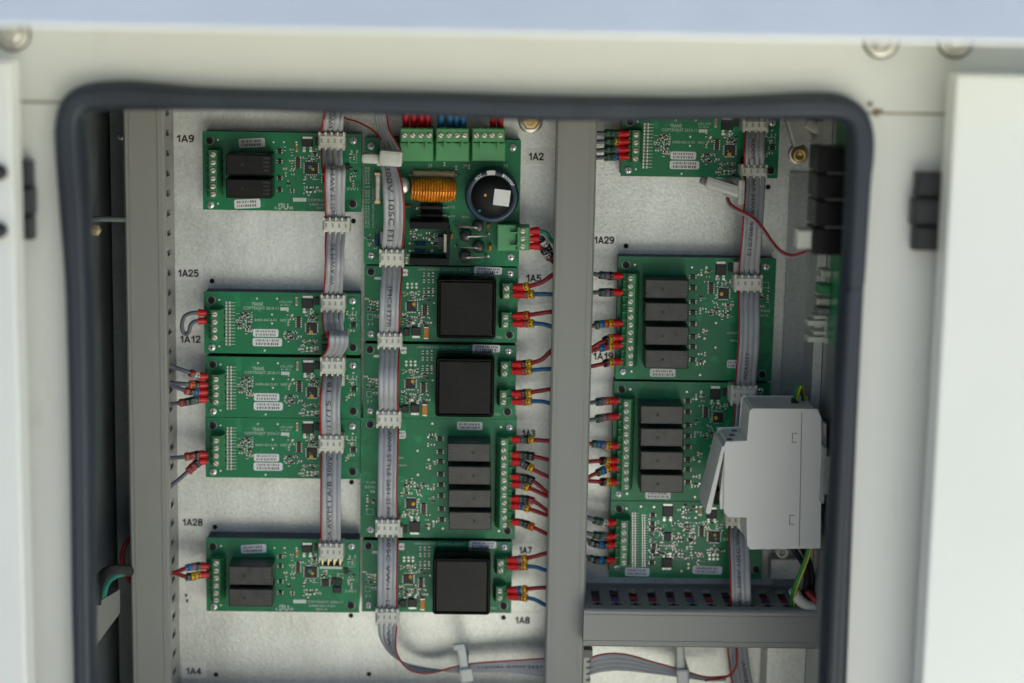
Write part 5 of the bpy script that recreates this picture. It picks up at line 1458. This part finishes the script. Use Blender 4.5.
q = P(783, 553, -.03); o = thing('cable_gland', 'round pale cable gland just below the modular box', 'gland', (q.x, 0, q.z))
MB().lathe_y(q.x, q.z, [(.0042, 0), (.0042, -.028), (.0036, -.030), (.0026, -.030), (.0024, -.024)], 14).build('gland_body', 'nylon', o)
MB().lathe_y(q.x, q.z, [(.0052, -.0002), (.0052, -.010)], 6, 0, False).build('gland_nut', 'nylon', o)
# box bracket and plates at the lower right
o = thing('sheet_bracket', 'folded galvanised bracket at the bottom right below the horizontal duct', 'bracket', P(785, 700, -.03))
r_ = rect(765.5, 645, 803.5, 760, -.030)
MB().box(r_[0], r_[1], -.030, -.0285, r_[2], r_[3]).build('front_face', 'plate', o)
MB().box(r_[1] - .0015, r_[1], -.0284, -.0035, r_[2], r_[3]).build('side_face', 'plate', o); MB().box(r_[0], r_[0] + .0015, -.0284, -.0035, r_[2], r_[3]).build('side_face', 'plate', o)
o = thing('cover_plate', 'small flat galvanised cover plate beside the dense board above the duct', 'plate', P(785, 578, -.006))
r_ = rect(770, 559, 803, 580, -.012); MB().box(r_[0], r_[1], -.012, -.0032, r_[2], r_[3], ch=.0006).build('plate_sheet', 'plate', o)

# ------------------------------------------------------------------ left wall: rod, bracket, cables
o = thing('wall_trunking', 'slanted grey trunking end jutting from the left wall behind the gasket', 'cable duct', P(110, 620, -.05))
fq = [P(120, 589.5, -.050), P(120, 613, -.050), P(95, 647, -.085), P(95, 604, -.085)]
tb_ = [p + Vector((-.022, .004, .001)) for p in fq]
MB().add(fq + tb_, [(0, 1, 2, 3), (7, 6, 5, 4), (0, 4, 5, 1), (1, 5, 6, 2), (2, 6, 7, 3)]).build('trunking_body', 'pvc', o)
MB().add([p + Vector((-.0005, 0, .0006)) for p in (fq[0], fq[3], tb_[3], tb_[0])], [(0, 1, 2, 3)]).build('trunking_cover', 'pvc', o)
cab_wire('black cable arching over the grey trunking on the left wall', [(95, 605, -.115), (98, 585, -.110), (106, 573, -.095), (116, 570.5, -.075), (128, 571, -.05), (136, 571, -.03)], 'black', .0038, None, 'cable')
cab_wire('green cable arching under the black one on the left wall', [(103, 597, -.108), (107, 583, -.100), (116, 575.5, -.080), (128, 573, -.05), (138, 573, -.03)], 'tealdot', .0020, None, 'cable')
cab_wire('dark red cable bowing out beside the left duct', [(132, 535, -.03), (126, 543, -.034), (122.5, 555, -.036), (123.5, 567, -.036), (128, 578, -.034), (134, 585, -.03)], 'darkred', .0016, None, 'cable')
o = thing('threaded_rod', 'thin steel rod with a brass nut crossing the gap left of the left duct', 'rod', P(100, 219, -.05))
q0, q1 = pxX(91, 217.5, XL), P(132, 219.5, -.05)
ZR = P(110, 219, -.055).z
MB().tube([(XL - .001, -.055, ZR), (LX0 + .002, -.055, ZR)], .0019, 10).build('rod', 'darkmetal', o)
q = P(96.5, 230, -.07); q.x = max(q.x, XL + .003)
MB().lathe_y(q.x, q.z, [(.0026, q.y + .006), (.0026, q.y), (.0034, q.y - .0002), (.0034, q.y - .003), (.0018, q.y - .0032), (.0018, q.y - .006)], 6, 0, False).build('brass_nut', 'gold', o)
MB().box(XL, q.x - .002, q.y - .002, q.y + .004, q.z - .001, q.z + .001).build('nut_tab', 'zinc', o)
# post beside the left duct
q = P(113, 400, -.004)
